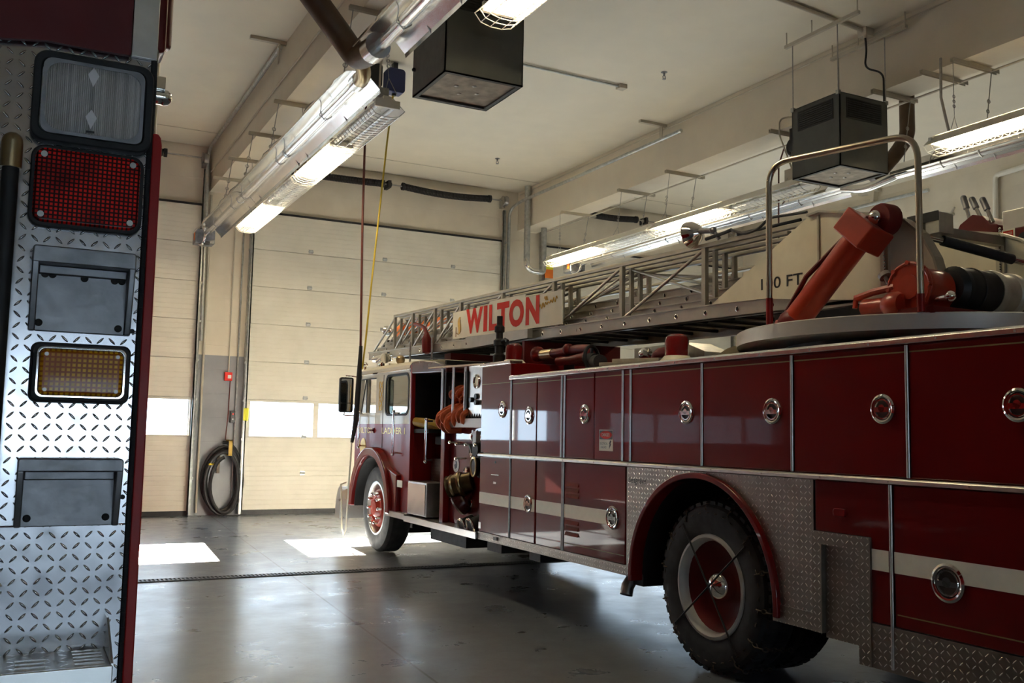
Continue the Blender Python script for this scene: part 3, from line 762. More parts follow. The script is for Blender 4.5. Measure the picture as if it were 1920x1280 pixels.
# ------------------------------------------------------------------ rear corner of the engine standing beside the camera
EY = 2.17
eng = thing('fire_engine', 'red fire engine close by, its tread plate tail with clear, red and amber lights', 'fire truck', (-1.02, 8.0, 0))
MB().box(-2.25, .205, EY+.035, 13.9, .55, 2.95).build('body', M['red_paint'], eng, bevel=.02)
MB().box(-2.24, .214, EY, EY+.03, 1.300, 2.30).build('tail_panel', M['tread_rear'], eng, smooth=False)
MB().box(-2.24, .214, EY-.006, EY+.028, .52, 1.297).build('tail_panel', M['tread_rear'], eng, smooth=False)
e = MB().cyl((.2215, EY-.0005, .52), (.2215, EY-.0005, 2.32), .0058, n=8).box(.214, .228, EY+.002, EY+.03, .52, 2.30)
for k in range(60):
    z = .52+k*.03
    e.cyl((.2215, EY-.002, z+.001), (.2215, EY-.002, z+.028), .0065, n=8)
e.build('edge_trim', M['black_rubber'], eng)
MB().prism([(.2245, .50), (.2445, .50), (.2445, 2.105), (.2415, 2.122), (.236, 2.130), (.2245, 2.130)], 'y', EY-.012, EY+.25).build('corner_moulding', M['moulding_red'], eng, bevel=.003)
MB().box(.172, .225, EY-.010, EY-.002, 2.292, 2.75).build('corner_strap', M['brushed_aluminium'], eng, bevel=.002)
# vinyl hose bed cover with a soft lower hem
vs = MB(); n = 30
top = [(-2.24+2.41*k/n, 2.284+.006*math.sin(k*.9)+.004*math.sin(k*2.3)) for k in range(n+1)]
vs.prism(top+[(.17, 2.95), (-2.24, 2.95)], 'y', EY-.022, EY-.010)
vs.build('hose_bed_cover', M['red_vinyl'], eng)
MB().cyl((.235, EY+.10, 2.36), (.235, EY+.10, 2.62), .03).box(.205, .25, EY+.06, EY+.15, 2.34, 2.64).build('side_marker_light', M['dark_red_paint'], eng, bevel=.01)
MB().cyl((.21, EY+.02, 2.222), (.246, EY+.02, 2.222), .017, n=14).sphere((.246, EY+.02, 2.222), .018, 12).box(.205, .246, EY+.0, EY+.03, 2.236, 2.262).build('chrome_latch', M['chrome'], eng)
MB().box(.205, .258, EY+.22, EY+.60, 2.18, 2.75).build('side_rail', M['brushed_aluminium'], eng, bevel=.012)
# upright grab rail
g = MB().cyl((-.040, EY-.075, .80), (-.040, EY-.075, 2.03), .0155, n=16)
gr = g.build('grab_rail', M['black_rubber'], eng)
MB().cyl((-.040, EY-.075, 2.0), (-.040, EY-.075, 2.052), .0195, n=16).cyl((-.040, EY-.075, 2.030), (-.040, EY, 2.030), .014).sphere((-.040, EY-.075, 2.052), .0195, 14).box(-.052, -.028, EY-.006, EY, 1.95, 2.055).build('stanchion', M['bronze_pipe'], gr)

def lamp_body(x0, x1, z0, z1, r, dep, name, m):
    o = rrect(x0, x1, z0, z1, r); i = rrect(x0+.016, x1-.016, z0+.016, z1-.016, r*.7)
    return MB().ring(o, i, 'y', EY-dep, EY).build(name, M[m], eng, bevel=.004, seg=2)
# clear scene light
lb = lamp_body(-.012, .219, 2.077, 2.266, .028, .034, 'clear_light', 'black_rubber')
MB().ring(rrect(.006, .201, 2.093, 2.250, .018), rrect(.013, .194, 2.100, 2.243, .03), 'y', EY-.036, EY-.030).build('inner_rim', M['cast_aluminium'], lb)
MB().prism(rrect(.004, .203, 2.091, 2.252, .018), 'y', EY-.004, EY-.0005).build('back_plate', M['lamp_bowl'], lb)
for cx in (.057, .150):
    MB().lathe([(.046,.002),(.0445,.0),(.040,-.010),(.030,-.018),(.014,-.022),(.0,-.023)], (cx, EY-.026, 2.170), (0,-1,0), 28).build('reflector_bowl', M['lamp_bowl'], lb)
    MB().sphere((cx, EY-.014, 2.168), .010, 10).build('bulb', M['dark_lens'], lb)
# ribbed cover lens
rib = MB(); n = 96
u = [.012+.183*k/n for k in range(n+1)]
vv = []; ff = []
for k, x in enumerate(u):
    yy = EY-.033-(.0016 if k % 2 else 0)
    vv += [(x, yy, 2.099), (x, yy, 2.245)]
for k in range(n): ff.append((2*k, 2*k+2, 2*k+3, 2*k+1))
rib.add(vv, ff).build('lens', M['ribbed_lens'], lb, smooth=False)
for cz in (2.222, 2.132):
    k = MB().prism([(.100, cz+.021), (.111, cz+.004), (.100, cz-.021), (.089, cz+.004)], 'y', EY-.0372, EY-.0352)
    k.build('diamond_reflector', M['reflector_white'], lb, smooth=False)
MB().box(.092, .108, EY-.0372, EY-.035, 2.1035, 2.1075).build('lens_mark', M['black_paint'], lb)
# red tail light
rb = lamp_body(-.006, .211, 1.902, 2.072, .026, .018, 'red_light', 'black_rubber')
MB().prism(rrect(.002, .203, 1.910, 2.064, .020), 'y', EY-.028, EY-.002).build('lens', M['red_dot_lens'], rb, bevel=.006)
for sx, sz in ((.018, 2.049), (.187, 2.049), (.018, 1.925), (.187, 1.925)):
    MB().cyl((sx, EY-.0305, sz), (sx, EY-.027, sz), .0062, n=12).build('screw', M['bare_steel'], rb)
# amber light in a chromed bezel
ab = lamp_body(.020, .203, 1.548, 1.664, .014, .036, 'amber_light', 'black_rubber')
MB().ring(rrect(.028, .195, 1.5545, 1.6575, .013), rrect(.0335, .1895, 1.5595, 1.6525, .012), 'y', EY-.040, EY-.02).build('chrome_rim', M['chrome'], ab, bevel=.0015)
MB().ring(rrect(.017, .206, 1.545, 1.667, .016), rrect(.026, .197, 1.554, 1.658, .01), 'y', EY-.010, EY).build('gasket', M['black_rubber'], ab)
MB().prism(rrect(.034, .189, 1.560, 1.652, .012), 'y', EY-.044, EY-.004).build('lens', M['amber_dot_lens'], ab, bevel=.008, seg=3)
for sx, sz in ((.046, 1.641), (.178, 1.641), (.046, 1.570), (.178, 1.570)):
    MB().cyl((sx, EY-.046, sz), (sx, EY-.043, sz), .004, n=10).build('screw', M['bare_steel'], ab)
# cast hooded brackets
def hooded_bracket(x0, x1, z0, z1, lip, screws):
    b = MB().prism(rrect(x0+.008, x1-.006, z0, z1-.01, .008), 'y', EY-.006, EY)
    b.prism([(x0, z1-lip), (x1, z1-lip), (x1, z1-.004), (x1-.004, z1), (x0+.004, z1), (x0, z1-.004)], 'y', EY-.058, EY)
    for a, c in ((x0, x0+.013), (x1-.013, x1)):
        b.prism([(EY, z0), (EY-.012, z0), (EY-.056, z1-lip-.004), (EY-.056, z1-lip+.004), (EY, z1-lip+.004)], 'x', a, c)
    b.box(x0+.013, x1-.013, EY-.022, EY, z1-lip-.018, z1-lip)
    o = b.build('hooded_bracket', M['cast_aluminium'], eng, bevel=.003)
    for sx, sz in screws:
        MB().lathe([(.0075,0),(.0075,.004),(.004,.006),(.0,.006)], (sx, EY-.006, sz), (0,-1,0), 14).build('screw', M['diesel_black'], o)
    return o
hooded_bracket(.009, .202, 1.689, 1.857, .034, [(.034,1.806),(.048,1.806),(.108,1.803),(.166,1.803),(.180,1.803),(.028,1.706),(.178,1.703)])
hooded_bracket(.007, .200, 1.296, 1.434, .026, [(.030,1.314),(.175,1.314)])
for z in (1.70, 1.354, 1.272, 2.26):
    MB().cyl((.206, EY-.006, z), (.206, EY-.001, z), .005, n=10).build('rivet', M['diesel_black'], eng)
# folding step
st = MB().box(-.9, .186, EY-.17, EY-.005, 1.040, 1.050).build('folding_step', M['tread_step'], eng, smooth=False)
MB().box(-.9, .190, EY-.176, EY-.168, 1.018, 1.052).build('step_edge', M['polished_aluminium'], st, bevel=.002)
MB().prism([(EY-.17, 1.02), (EY-.006, 1.02), (EY-.006, 1.115), (EY-.03, 1.115), (EY-.17, 1.055)], 'x', .187, .191).build('step_side', M['polished_aluminium'], st, smooth=False)
for k in range(5):
    MB().box(.125, .177, EY-.150+k*.028, EY-.138+k*.028, 1.050, 1.0535).build('grip_strip', M['polished_aluminium'], st, smooth=False)
for k in range(3):
    MB().box(.025, .075, EY-.150+k*.03, EY-.138+k*.03, 1.050, 1.0535).build('grip_strip', M['polished_aluminium'], st, smooth=False)

def tyre_profile(R, W):
    return [(R*.60,.035),(R*.63,.012),(R*.72,.0),(R*.86,.002),(R*.945,.016),(R*.985,.045),(R,.075),(R,W-.075),(R*.985,W-.045),(R*.93,W-.012),(R*.7,W),(R*.60,W-.03)]
for wx, wy in ((-2.2, 4.0), (-.14, 4.0), (-2.2, 11.9), (-.14, 11.9)):
    w = MB().lathe(tyre_profile(.52, .30), (wx, wy, .522), (1,0,0), 36).build('wheel', M['tyre_rubber'], eng)
    MB().cyl((wx+.05, wy, .522), (wx+.25, wy, .522), .31, n=24).build('rim', M['bare_steel'], w)

# ------------------------------------------------------------------ the ladder truck
lt = thing('ladder_truck', 'big red ladder truck with the long aluminium aerial ladder folded along its top', 'fire truck', (5.22, 6.5, 0))
SX = 4.0                      # plane of the body side towards the camera
RX = 6.44
ARC, ARZ, ARR = 5.087, .51, .745
arch = [(ARC-ARR*math.cos(PI*k/32), ARZ+ARR*math.sin(PI*k/32)) for k in range(33)]
outline = [(.5,.42),(3.72,.42),(3.72,.935),(3.995,.935),(3.995,.46),(arch[0][0],.46)] + arch + [(arch[-1][0],.52),(8.42,.52),(8.42,2.0),(.5,2.0)]
MB().prism(outline, 'x', SX+.02, RX).build('body', M['red_paint'], lt, ang=25)
MB().box(SX+.02, 4.78, 7.80, 8.42, 2.0, 2.150).build('body_cabinet', M['red_paint'], lt, bevel=.006)
MB().box(4.62, 5.85, .9, 12.6, .36, .60).box(4.5, 6.0, 8.5, 9.5, .40, .75).box(4.4, 6.1, 12.2, 12.9, .16, .60).box(4.5, 6.0, 11.45, 11.75, .30, .62).box(4.4, 6.1, 9.6, 10.6, .26, .60).build('chassis', M['diesel_black'], lt)  # underbody boxes, added to block low sun beneath the truck
ln = MB().ring([(ARC-(ARR-.006)*math.cos(PI*k/32), ARZ+(ARR-.006)*math.sin(PI*k/32)) for k in range(33)], [(ARC-(ARR-.02)*math.cos(PI*k/32), ARZ+(ARR-.02)*math.sin(PI*k/32)) for k in range(33)], 'x', SX+.03, RX-.05, False)
ln.box(5.0, 5.1, ARC-ARR, ARC+ARR, .45, ARZ+ARR-.05)
ln.build('wheel_well', M['diesel_black'], lt)
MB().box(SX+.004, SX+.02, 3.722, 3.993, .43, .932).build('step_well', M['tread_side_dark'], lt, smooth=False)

def latch(y, z, parent, r=.078, x=SX-.015):
    b = MB().lathe([(r,0),(r*.99,.008),(r*.86,.014),(r*.76,.012),(r*.70,.003),(r*.69,.0)], (x, y, z), (-1,0,0), 32, cap=False).build('latch', M['chrome'], parent)
    MB().lathe([(r*.70,.0035),(r*.45,.001),(0,.001)], (x, y, z), (-1,0,0), 28).build('latch_bowl', M['latch_dark'], parent)
    return b
def latch_handle(y, z, parent, r=.078, x=SX-.015):
    MB().bar((x-.010, y-r*.6, z-.004), (x-.010, y+r*.6, z-.004), .012, .026).cyl((x-.003, y, z+.004), (x-.016, y, z+.004), r*.26, n=16).torus((x-.008, y, z), (1,0,0), r*.62, .006, 24, 6).build('latch_handle', M['chrome'], parent)
def door(y0, y1, z0, z1, lat=None, r=.078, name='compartment_door'):
    p = MB().box(SX-.015, SX+.021, y0+.004, y1-.004, z0, z1).build(name, M['red_paint'], lt, bevel=.006)
    if lat:
        latch(*lat, p, r); latch_handle(*lat, p, r)
    return p
upper = [(7.30,7.77,(7.43,1.663)),(6.875,7.295,None),(6.37,6.81,(6.503,1.667)),(5.975,6.365,None),(5.875,5.965,None),(5.05,5.86,(5.206,1.666)),(4.23,5.035,(4.379,1.664)),(3.415,4.21,(3.56,1.665)),(2.60,3.40,(2.80,1.672)),(1.80,2.59,None),(.52,1.79,None)]
doors = {}
for y0, y1, l in upper: doors[(y0, y1)] = door(y0, y1, 1.318, 1.985, l)
door(7.795, 8.42, 1.318, 2.138, (7.95, 1.722), name='body_panel')
door(7.785, 8.42, .572, 1.278, name='body_panel'); door(7.305, 7.765, .572, 1.278, (7.42, .902)); door(6.85, 7.285, .572, 1.278)
door(5.925, 6.815, .572, 1.278, (6.09, .895), .088)
door(2.62, 3.512, .572, 1.278, (3.19, .835), .094); door(1.5, 2.61, .572, 1.278); door(.52, 1.49, .572, 1.278)
MB().prism([(3.535,.572),(3.66,.572),(3.66,1.0),(4.05,1.0),(4.05,1.278),(3.535,1.278)], 'x', SX-.012, SX+.021).build('body_panel', M['red_paint'], lt, bevel=.005)
# diamond tread panels
pl = [(4.062,.545),(arch[0][0]+.004,.545)] + [q for q in arch if q[1] > .55] + [(arch[-1][0]-.004,.55),(5.912,.55),(5.912,1.278),(4.062,1.278)]
pl = [(4.062,.545),(4.345,.545)] + [q for q in arch if q[1] > .56] + [(5.829,.55),(5.912,.55),(5.912,1.278),(4.062,1.278)]
MB().prism(pl, 'x', SX-.014, SX+.021).build('tread_panel', M['tread_side'], lt, smooth=False)
MB().box(SX-.018, SX+.021, 5.835, 8.42, .498, .570).build('tread_skirt', M['tread_side'], lt, smooth=False)
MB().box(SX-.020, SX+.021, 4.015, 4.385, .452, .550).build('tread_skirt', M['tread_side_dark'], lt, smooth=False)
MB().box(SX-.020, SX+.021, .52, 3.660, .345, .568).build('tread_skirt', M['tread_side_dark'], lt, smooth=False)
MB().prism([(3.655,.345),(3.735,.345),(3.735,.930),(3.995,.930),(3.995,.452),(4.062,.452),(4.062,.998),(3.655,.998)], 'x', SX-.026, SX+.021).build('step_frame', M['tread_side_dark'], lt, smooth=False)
n = 40
lip = MB().ring([(ARC-(ARR+.018)*math.cos(-.05+(PI+.1)*k/n), ARZ+(ARR+.018)*math.sin(-.05+(PI+.1)*k/n)) for k in range(n+1)], [(ARC-(ARR-.022)*math.cos(-.05+(PI+.1)*k/n), ARZ+(ARR-.022)*math.sin(-.05+(PI+.1)*k/n)) for k in range(n+1)], 'x', SX-.045, SX+.06, False)
lip.build('fender_lip', M['red_paint'], lt, bevel=.008)
# trim: rails, hinges, stripes
MB().prism([(SX-.035, 1.283), (SX-.035, 1.303), (SX-.022, 1.312), (SX+.0, 1.312), (SX+.0, 1.283)], 'y', .5, 8.44).build('rub_rail', M['brushed_aluminium'], lt, bevel=.003)
MB().prism([(SX-.030, 1.992), (SX-.030, 2.018), (SX-.015, 2.030), (SX+.10, 2.030), (SX+.10, 1.992)], 'y', .5, 7.812).build('top_rail', M['polished_aluminium'], lt, bevel=.003)
MB().box(SX-.030, SX+.10, 7.795, 8.44, 2.140, 2.168).build('top_rail', M['polished_aluminium'], lt, bevel=.004)
b = MB()
for y in [k*.42+.7 for k in range(17)]: b.sphere((SX-.031, y, 2.005), .006, 8, (.5,1,1))
for y in [k*.47+.7 for k in range(16)]: b.sphere((SX-.036, y, 1.296), .006, 8, (.5,1,1))
b.build('rail_rivets', M['bare_steel'], lt)
def hinge(y, z0, z1, m='brushed_aluminium', r=.0085):
    MB().cyl((SX-.018, y, z0), (SX-.018, y, z1), r, n=10).build('piano_hinge', M[m], lt)
for y in (7.783, 6.868, 6.822, 5.970, 5.868, 5.043, 4.220, 3.407, 2.595): hinge(y, 1.318, 1.985)
for y in (7.775, 6.838, 6.822): hinge(y, .572, 1.278, 'bare_steel')
hinge(3.523, .36, 1.278)
for y0, y1 in ((6.12, 6.815), (6.85, 7.285), (7.305, 7.765), (7.785, 8.42), (2.62, 3.512), (3.535, 3.656), (1.5, 2.61), (.52, 1.49)):
    MB().box(SX-.0172, SX-.0148, y0+.006, y1-.006, .838, .944).build('reflective_stripe', M['white_stripe'], lt, smooth=False)
for y0, y1, l in upper:
    MB().box(SX-.0162, SX-.0148, y0+.008, y1-.008, 1.948, 1.955).build('pinstripe', M['pinstripe'], lt, smooth=False)
for y0, y1, z in ((7.80, 8.42, 1.965), (2.63, 3.50, .632), (1.51, 2.60, .632), (5.93, 6.80, .632)):
    MB().box(SX-.0162, SX-.0148, y0+.008, y1-.008, z, z+.006).build('pinstripe', M['pinstripe'], lt, smooth=False)
MB().prism(rrect(3.815, 3.905, 1.09, 1.135, .018), 'x', SX-.030, SX-.010).build('marker_light', M['red_lens_dome'], lt, bevel=.006)
for q in ((8.00, 8.16, 1.115, 1.122), (8.05, 8.11, 1.035, 1.055), (8.36, 8.41, .60, .66)): MB().box(SX-.021, SX-.015, *q).build('small_plate', M['polished_aluminium'], lt)
MB().cyl((SX-.015, 8.08, 1.235), (SX-.019, 8.08, 1.235), .010, n=12).build('lock', M['black_paint'], lt)
# louvre vents on the lower doors
for z in (.70, .745, .79, 1.00, 1.045, 1.09):
    MB().prism([(SX-.028, z), (SX-.015, z+.03), (SX-.013, z+.03), (SX-.013, z)], 'y', 6.58, 6.78).build('louvre_vent', M['red_paint'], lt)
MB().box(SX-.03, SX-.015, 8.0, 8.07, .525, .555).build('skirt_clip', M['black_paint'], lt)
# danger sign on the panel
ds = MB().box(SX-.0165, SX-.0148, 6.10, 6.29, 1.385, 1.545).build('danger_sign', M['sign_white'], lt, smooth=False)
MB().box(SX-.0172, SX-.0164, 6.105, 6.285, 1.472, 1.540).build('sign_field', M['black_paint'], ds, smooth=False)
MB().prism([(6.195+.082*math.cos(2*PI*k/28), 1.506+.030*math.sin(2*PI*k/28)) for k in range(28)], 'x', SX-.0180, SX-.0170).build('sign_oval', M['sign_red'], ds, smooth=False)
RT, UP = (0,-1,0), (0,0,1)
text('DANGER', 'lettering', M['sign_white'], ds, (SX-.018, 6.250, 1.494), RT, UP, .11, .026, bold=.01, lift=.001)
text('ELECTRICAL', 'lettering', M['black_paint'], ds, (SX-.0165, 6.275, 1.432), RT, UP, .105, .018, lift=.001)
text('HAZARD', 'lettering', M['black_paint'], ds, (SX-.0165, 6.262, 1.404), RT, UP, .075, .018, lift=.001)
MB().prism([(6.135,1.465),(6.150,1.440),(6.142,1.440),(6.150,1.400),(6.122,1.436),(6.132,1.438),(6.118,1.462)], 'x', SX-.0175, SX-.0165).build('bolt_symbol', M['black_paint'], ds, smooth=False)
text('Seagrave', 'maker_script', M['black_paint'], lt, (SX-.0145, 5.885, 1.150), RT, (0,.12,.99), .22, .060, shear=.35, bold=.006, lift=.002)

# ---- wheels
def chain_links(path_pts, step, R, r, out):
    P = [Vector(p) for p in path_pts]; acc = 0; k = 0
    for a, b in zip(P, P[1:]):
        d = b-a; L = d.length
        if L < 1e-6: continue
        d.normalize()
        while acc < L:
            c = a+d*acc
            s, u, _ = out.frame(d)
            nrm = s if k % 2 else u
            q = d.cross(nrm)
            out.tube([c + d*math.cos(2*PI*j/8)*R*1.5 + q*math.sin(2*PI*j/8)*R for j in range(8)], r, 4, True)
            acc += step; k += 1
        acc -= L
WY, WZ, WR = 5.035, .545, .535
w = MB().lathe(tyre_profile(WR, .30), (4.03, WY, WZ), (1,0,0), 48, cap=False).lathe(tyre_profile(WR, .30), (4.37, WY, WZ), (1,0,0), 48)
for k in range(44):
    a = 2*PI*k/44
    for xx in (4.10, 4.20, 4.44, 4.56):
        w.bar((xx, WY+WR*.975*math.cos(a), WZ+WR*.975*math.sin(a)), (xx, WY+(WR+.008)*math.cos(a), WZ+(WR+.008)*math.sin(a)), .05, .07, (1,0,0))
wr = w.build('wheel', M['tyre_rubber'], lt, label='rear wheel wrapped in a tyre chain')
MB().lathe([(.345,.03),(.330,.004),(.312,.0),(.300,.012),(.292,.045),(.288,.07),(.300,.075)], (4.03, WY, WZ), (1,0,0), 48, cap=False).build('rim', M['rim_grey'], wr)
MB().lathe([(.295,.06),(.262,.085),(.22,.125),(.15,.145),(.0,.15)], (4.03, WY, WZ), (1,0,0), 40, cap=False).build('wheel_disc', M['dark_red_paint'], wr)
MB().lathe([(.102,.15),(.101,.12),(.094,.085),(.078,.055),(.050,.034),(.0,.024)], (4.03, WY, WZ), (1,0,0), 32, cap=False).build('hub_cap', M['chrome'], wr)
tc = MB()
Rc = WR+.018
ring = [(4.045, WY+.47*math.cos(2*PI*k/40), WZ+.47*math.sin(2*PI*k/40)) for k in range(41)]
chain_links(ring, .040, .012, .0045, tc)
for k in range(14):
    a = 2*PI*k/14+.15
    pts = [(4.040, WY+.47*math.cos(a), WZ+.47*math.sin(a)), (4.055, WY+.53*math.cos(a), WZ+.53*math.sin(a)), (4.10, WY+Rc*math.cos(a), WZ+Rc*math.sin(a)), (4.34, WY+Rc*math.cos(a+.05), WZ+Rc*math.sin(a+.05))]
    chain_links(pts, .036, .013, .005, tc)
tc.build('tyre_chain', M['rusty_chain'], wr)
cc = MB()
for a in (.95, 2.45):
    cc.cyl((4.028, WY+.46*math.cos(a), WZ+.46*math.sin(a)), (4.028, WY-.46*math.cos(a), WZ-.46*math.sin(a)), .0065, n=6)
cc.build('chain_tensioner', M['diesel_black'], wr)

FY, FZ, FR = 11.62, .545, .535
w = MB().lathe(tyre_profile(FR, .31), (4.06, FY, FZ), (1,0,0), 48, cap=False)
for xx in (4.14, 4.215, 4.29): w.lathe([(FR+.004,0),(FR+.004,.05)], (xx-.025, FY, FZ), (1,0,0), 48, cap=False)
wf = w.build('wheel', M['front_tyre_rubber'], lt, label='front wheel with chrome lug nuts')
MB().lathe([(.345,.035),(.330,.010),(.312,.006),(.300,.02),(.292,.06),(.288,.12),(.29,.15)], (4.06, FY, FZ), (1,0,0), 48, cap=False).build('rim', M['brushed_aluminium'], wf)
MB().lathe([(.295,.14),(.25,.13),(.235,.05),(.20,.015),(.175,.012),(.15,.03),(.12,.02),(.09,-.02),(.0,-.03)], (4.06, FY, FZ), (1,0,0), 40, cap=False).build('wheel_disc', M['orange_red_paint'], wf)
for k in range(10):
    a = 2*PI*k/10
    MB().cyl((4.075, FY+.185*math.cos(a), FZ+.185*math.sin(a)), (4.035, FY+.185*math.cos(a), FZ+.185*math.sin(a)), .020, n=12).sphere((4.035, FY+.185*math.cos(a), FZ+.185*math.sin(a)), .021, 12).build('lug_nut', M['chrome'], wf)
for wx, wy in ((6.08, WY), (6.06, FY)):
    w = MB().lathe(tyre_profile(.535, .31), (wx, wy, .545), (1,0,0), 32).build('wheel', M['tyre_rubber'], lt)
# exhaust tip and hangers under the skirt
MB().tube([(4.6, 6.05, .50), (4.25, 6.05, .50), (4.14, 6.04, .47), (4.08, 6.03, .40), (4.06, 6.02, .34)], .048, 14).build('exhaust_pipe', M['bare_steel'], lt)
for q in ((4.10, 4.7, 5.86, 6.0, .42, .52), (4.10, 4.7, 7.4, 7.6, .40, .52), (4.05, 4.7, 8.05, 8.35, .40, .50)): MB().box(*q).build('underbody_bracket', M['diesel_black'], lt)

# ---- cab
CX = 4.05
ca = [(FY-.665*math.cos(PI*k/28), .53+.70*math.sin(PI*k/28)) for k in range(29)]
low = [(10.46,.53)] + ca + [(12.48,.53),(12.48,1.59),(10.46,1.59)]
cabl = MB().prism(low, 'x', CX, 6.40).build('cab_body', M['cab_red_paint'], lt, ang=25)
side = MB()
def cabside(x0, x1):
    b = MB()
    W1 = (11.685, 12.04, 1.735, 2.17); W2 = (10.525, 11.315, 1.695, 2.19)
    b.box(x0, x1, 10.46, 10.525, 1.59, 2.26)
    b.box(x0, x1, 10.525, 11.315, 1.59, 1.695).box(x0, x1, 10.525, 11.315, 2.19, 2.26)
    b.ring(rrect(W2[0], W2[1], W2[2], W2[3], .001), rrect(W2[0]+.002, W2[1]-.002, W2[2]+.002, W2[3]-.002, .09), 'x', x0, x1)
    b.box(x0, x1, 11.315, 11.685, 1.59, 2.26)
    b.box(x0, x1, 11.685, 12.04, 1.59, 1.735).box(x0, x1, 11.685, 12.04, 2.17, 2.26)
    b.prism([(12.04,1.59),(12.48,1.59),(12.46,1.735),(12.24,1.735),(12.06,2.17),(12.30,2.17),(12.28,2.26),(12.04,2.26)], 'x', x0, x1)
    b.prism([(12.42,1.735),(12.47,1.735),(12.30,2.26),(12.25,2.26)], 'x', x0, x1)
    return b
cu = cabside(CX, CX+.05)
o2 = cabside(6.35, 6.40); cu.add(o2.v, o2.f)
cu.box(CX, 6.40, 12.40, 12.48, 1.59, 1.70)                               # below the windscreen
cabu = cu.build('cab_upper', M['cream_paint'], lt, bevel=.004)
rp = [(CX,2.25),(6.40,2.25),(6.40,2.285),(6.33,2.33),(6.0,2.36),(4.45,2.36),(4.12,2.33),(CX,2.285)]
MB().prism(rp, 'y', 10.46, 12.34).build('cab_roof', M['cream_paint'], lt, bevel=.01)
MB().box(CX-.02, CX, 10.45, 12.34, 2.222, 2.240).build('drip_rail', M['chrome'], lt, bevel=.003)
MB().box(CX+.03, 6.37, 10.46, 10.50, 1.59, 2.25).build('cab_back', M['interior_black'], lt)
MB().ring(rrect(10.520, 11.320, 1.690, 2.195, .095), rrect(10.545, 11.295, 1.715, 2.170, .085), 'x', CX-.008, CX+.004).build('window_gasket', M['black_rubber'], cabu)
for xx in (CX+.02, 6.37):
    MB().prism(rrect(10.53, 11.31, 1.70, 2.185, .09), 'x', xx, xx+.006).build('side_window', M['cab_glass'], cabu, smooth=False)
    MB().prism([(11.685,1.735),(12.22,1.735),(12.05,2.17),(11.685,2.17)], 'x', xx, xx+.006).build('door_window', M['window_clear'], cabu, smooth=False)
MB().prism([(CX+.05,1.70),(6.35,1.70),(6.35,2.25),(CX+.05,2.25)], 'y', 12.36, 12.366).build('windscreen', M['window_clear'], cabu, smooth=False)
MB().box(CX-.006, CX+.0, 12.035, 12.050, 1.735, 2.17).bar((CX-.003, 12.245, 1.735), (CX-.003, 12.065, 2.17), .012, .014, (1,0,0)).box(CX-.008, CX, 11.68, 12.24, 2.165, 2.178).build('window_divider', M['diesel_black'], cabu)
MB().box(4.6, 5.9, 10.5, 11.7, 1.45, 1.68).box(4.3, 4.9, 11.0, 11.2, 1.6, 2.05).build('seat', M['interior_black'], lt)
MB().torus((4.6, 12.0, 1.78), (0,.7,.7), .2, .015, 24, 8).build('steering_wheel', M['black_paint'], lt)
MB().box(CX-.004, CX+.0, 11.40, 11.406, 1.30, 2.2).build('door_seam', M['panel_gap'], lt, smooth=False)
MB().prism([(12.49, 1.62), (12.50, 1.62), (12.50, .62), (12.49, .62)], 'x', CX+.1, 6.3).build('grille', M['chrome'], lt)
text('LADDER 1', 'cab_lettering', M['gold_leaf'], lt, (CX, 11.42, 1.472), RT, UP, .80, .075, bold=.012, lift=.003)
text('WILTON', 'cab_lettering', M['gold_leaf'], lt, (CX, 12.40, 1.472), RT, UP, .66, .075, bold=.012, lift=.003)
MB().prism([(12.13+.115*math.cos(2*PI*k/28), 1.27+.14*math.sin(2*PI*k/28)) for k in range(28)], 'x', CX-.004, CX).build('gold_emblem', M['gold_leaf'], lt, smooth=False)
sc = MB()
for k in range(3):
    sc.tube([(CX-.002, 11.50+.06*math.sin(q*.55+k*2.1), 1.76+q*.03) for q in range(13)], .006, 5)
sc.build('gold_scroll', M['gold_leaf'], lt)
# front fender
n = 32
fo = [(FY-.775*math.cos(PI*k/n), .53+.775*math.sin(PI*k/n)) for k in range(n+1)]; fi = [(FY-.655*math.cos(PI*k/n), .53+.66*math.sin(PI*k/n)) for k in range(n+1)]
MB().ring(fo, fi, 'x', CX-.10, CX+.02, False).prism([(10.72,.53),(fo[0][0]+.13,.53),(fo[6][0]+.1,fo[6][1]-.05),(fo[8][0],fo[8][1]),(10.72,1.0)], 'x', CX-.055, CX+.01).build('fender', M['red_paint'], lt, bevel=.02, seg=3)
fl = MB().ring([(FY-.65*math.cos(PI*k/n), .53+.66*math.sin(PI*k/n)) for k in range(n+1)], [(FY-.63*math.cos(PI*k/n), .53+.64*math.sin(PI*k/n)) for k in range(n+1)], 'x', CX-.05, 5.0, False)
fl.box(4.6, 4.7, FY-.66, FY+.66, .45, 1.2).build('wheel_well', M['diesel_black'], lt)
def grab(y, z0, z1, x=CX-.065):
    MB().cyl((x, y, z0), (x, y, z1), .014, n=12).cyl((x, y, z0+.02), (CX+.01, y, z0+.02), .011).cyl((x, y, z1-.02), (CX+.01, y, z1-.02), .011).sphere((x, y, z0), .020, 10).sphere((x, y, z1), .020, 10).build('grab_handle', M['chrome'], lt)
grab(12.13, 1.29, 1.74); grab(10.84, 1.23, 1.74); grab(9.81, 1.18, 1.64)
MB().cyl((CX-.02, 11.70, 1.51), (CX-.02, 11.82, 1.51), .012).box(CX-.012, CX, 11.70, 11.74, 1.48, 1.54).build('door_handle', M['dark_red_paint'], lt)
# bumper, its unseen front curve shaped to throw sun onto the door
MB().prism([(12.96,.30),(13.15,.30),(13.170,.33),(13.167,.40),(13.156,.47),(13.138,.54),(13.112,.61),(13.07,.69),(13.0,.735),(12.96,.735)], 'x', 4.02, 6.44).build('bumper', M['bumper_chrome'], lt, ang=60)
MB().box(4.10, 6.36, 12.48, 12.97, .56, .70).build('bumper_deck', M['brown_bumper'], lt)
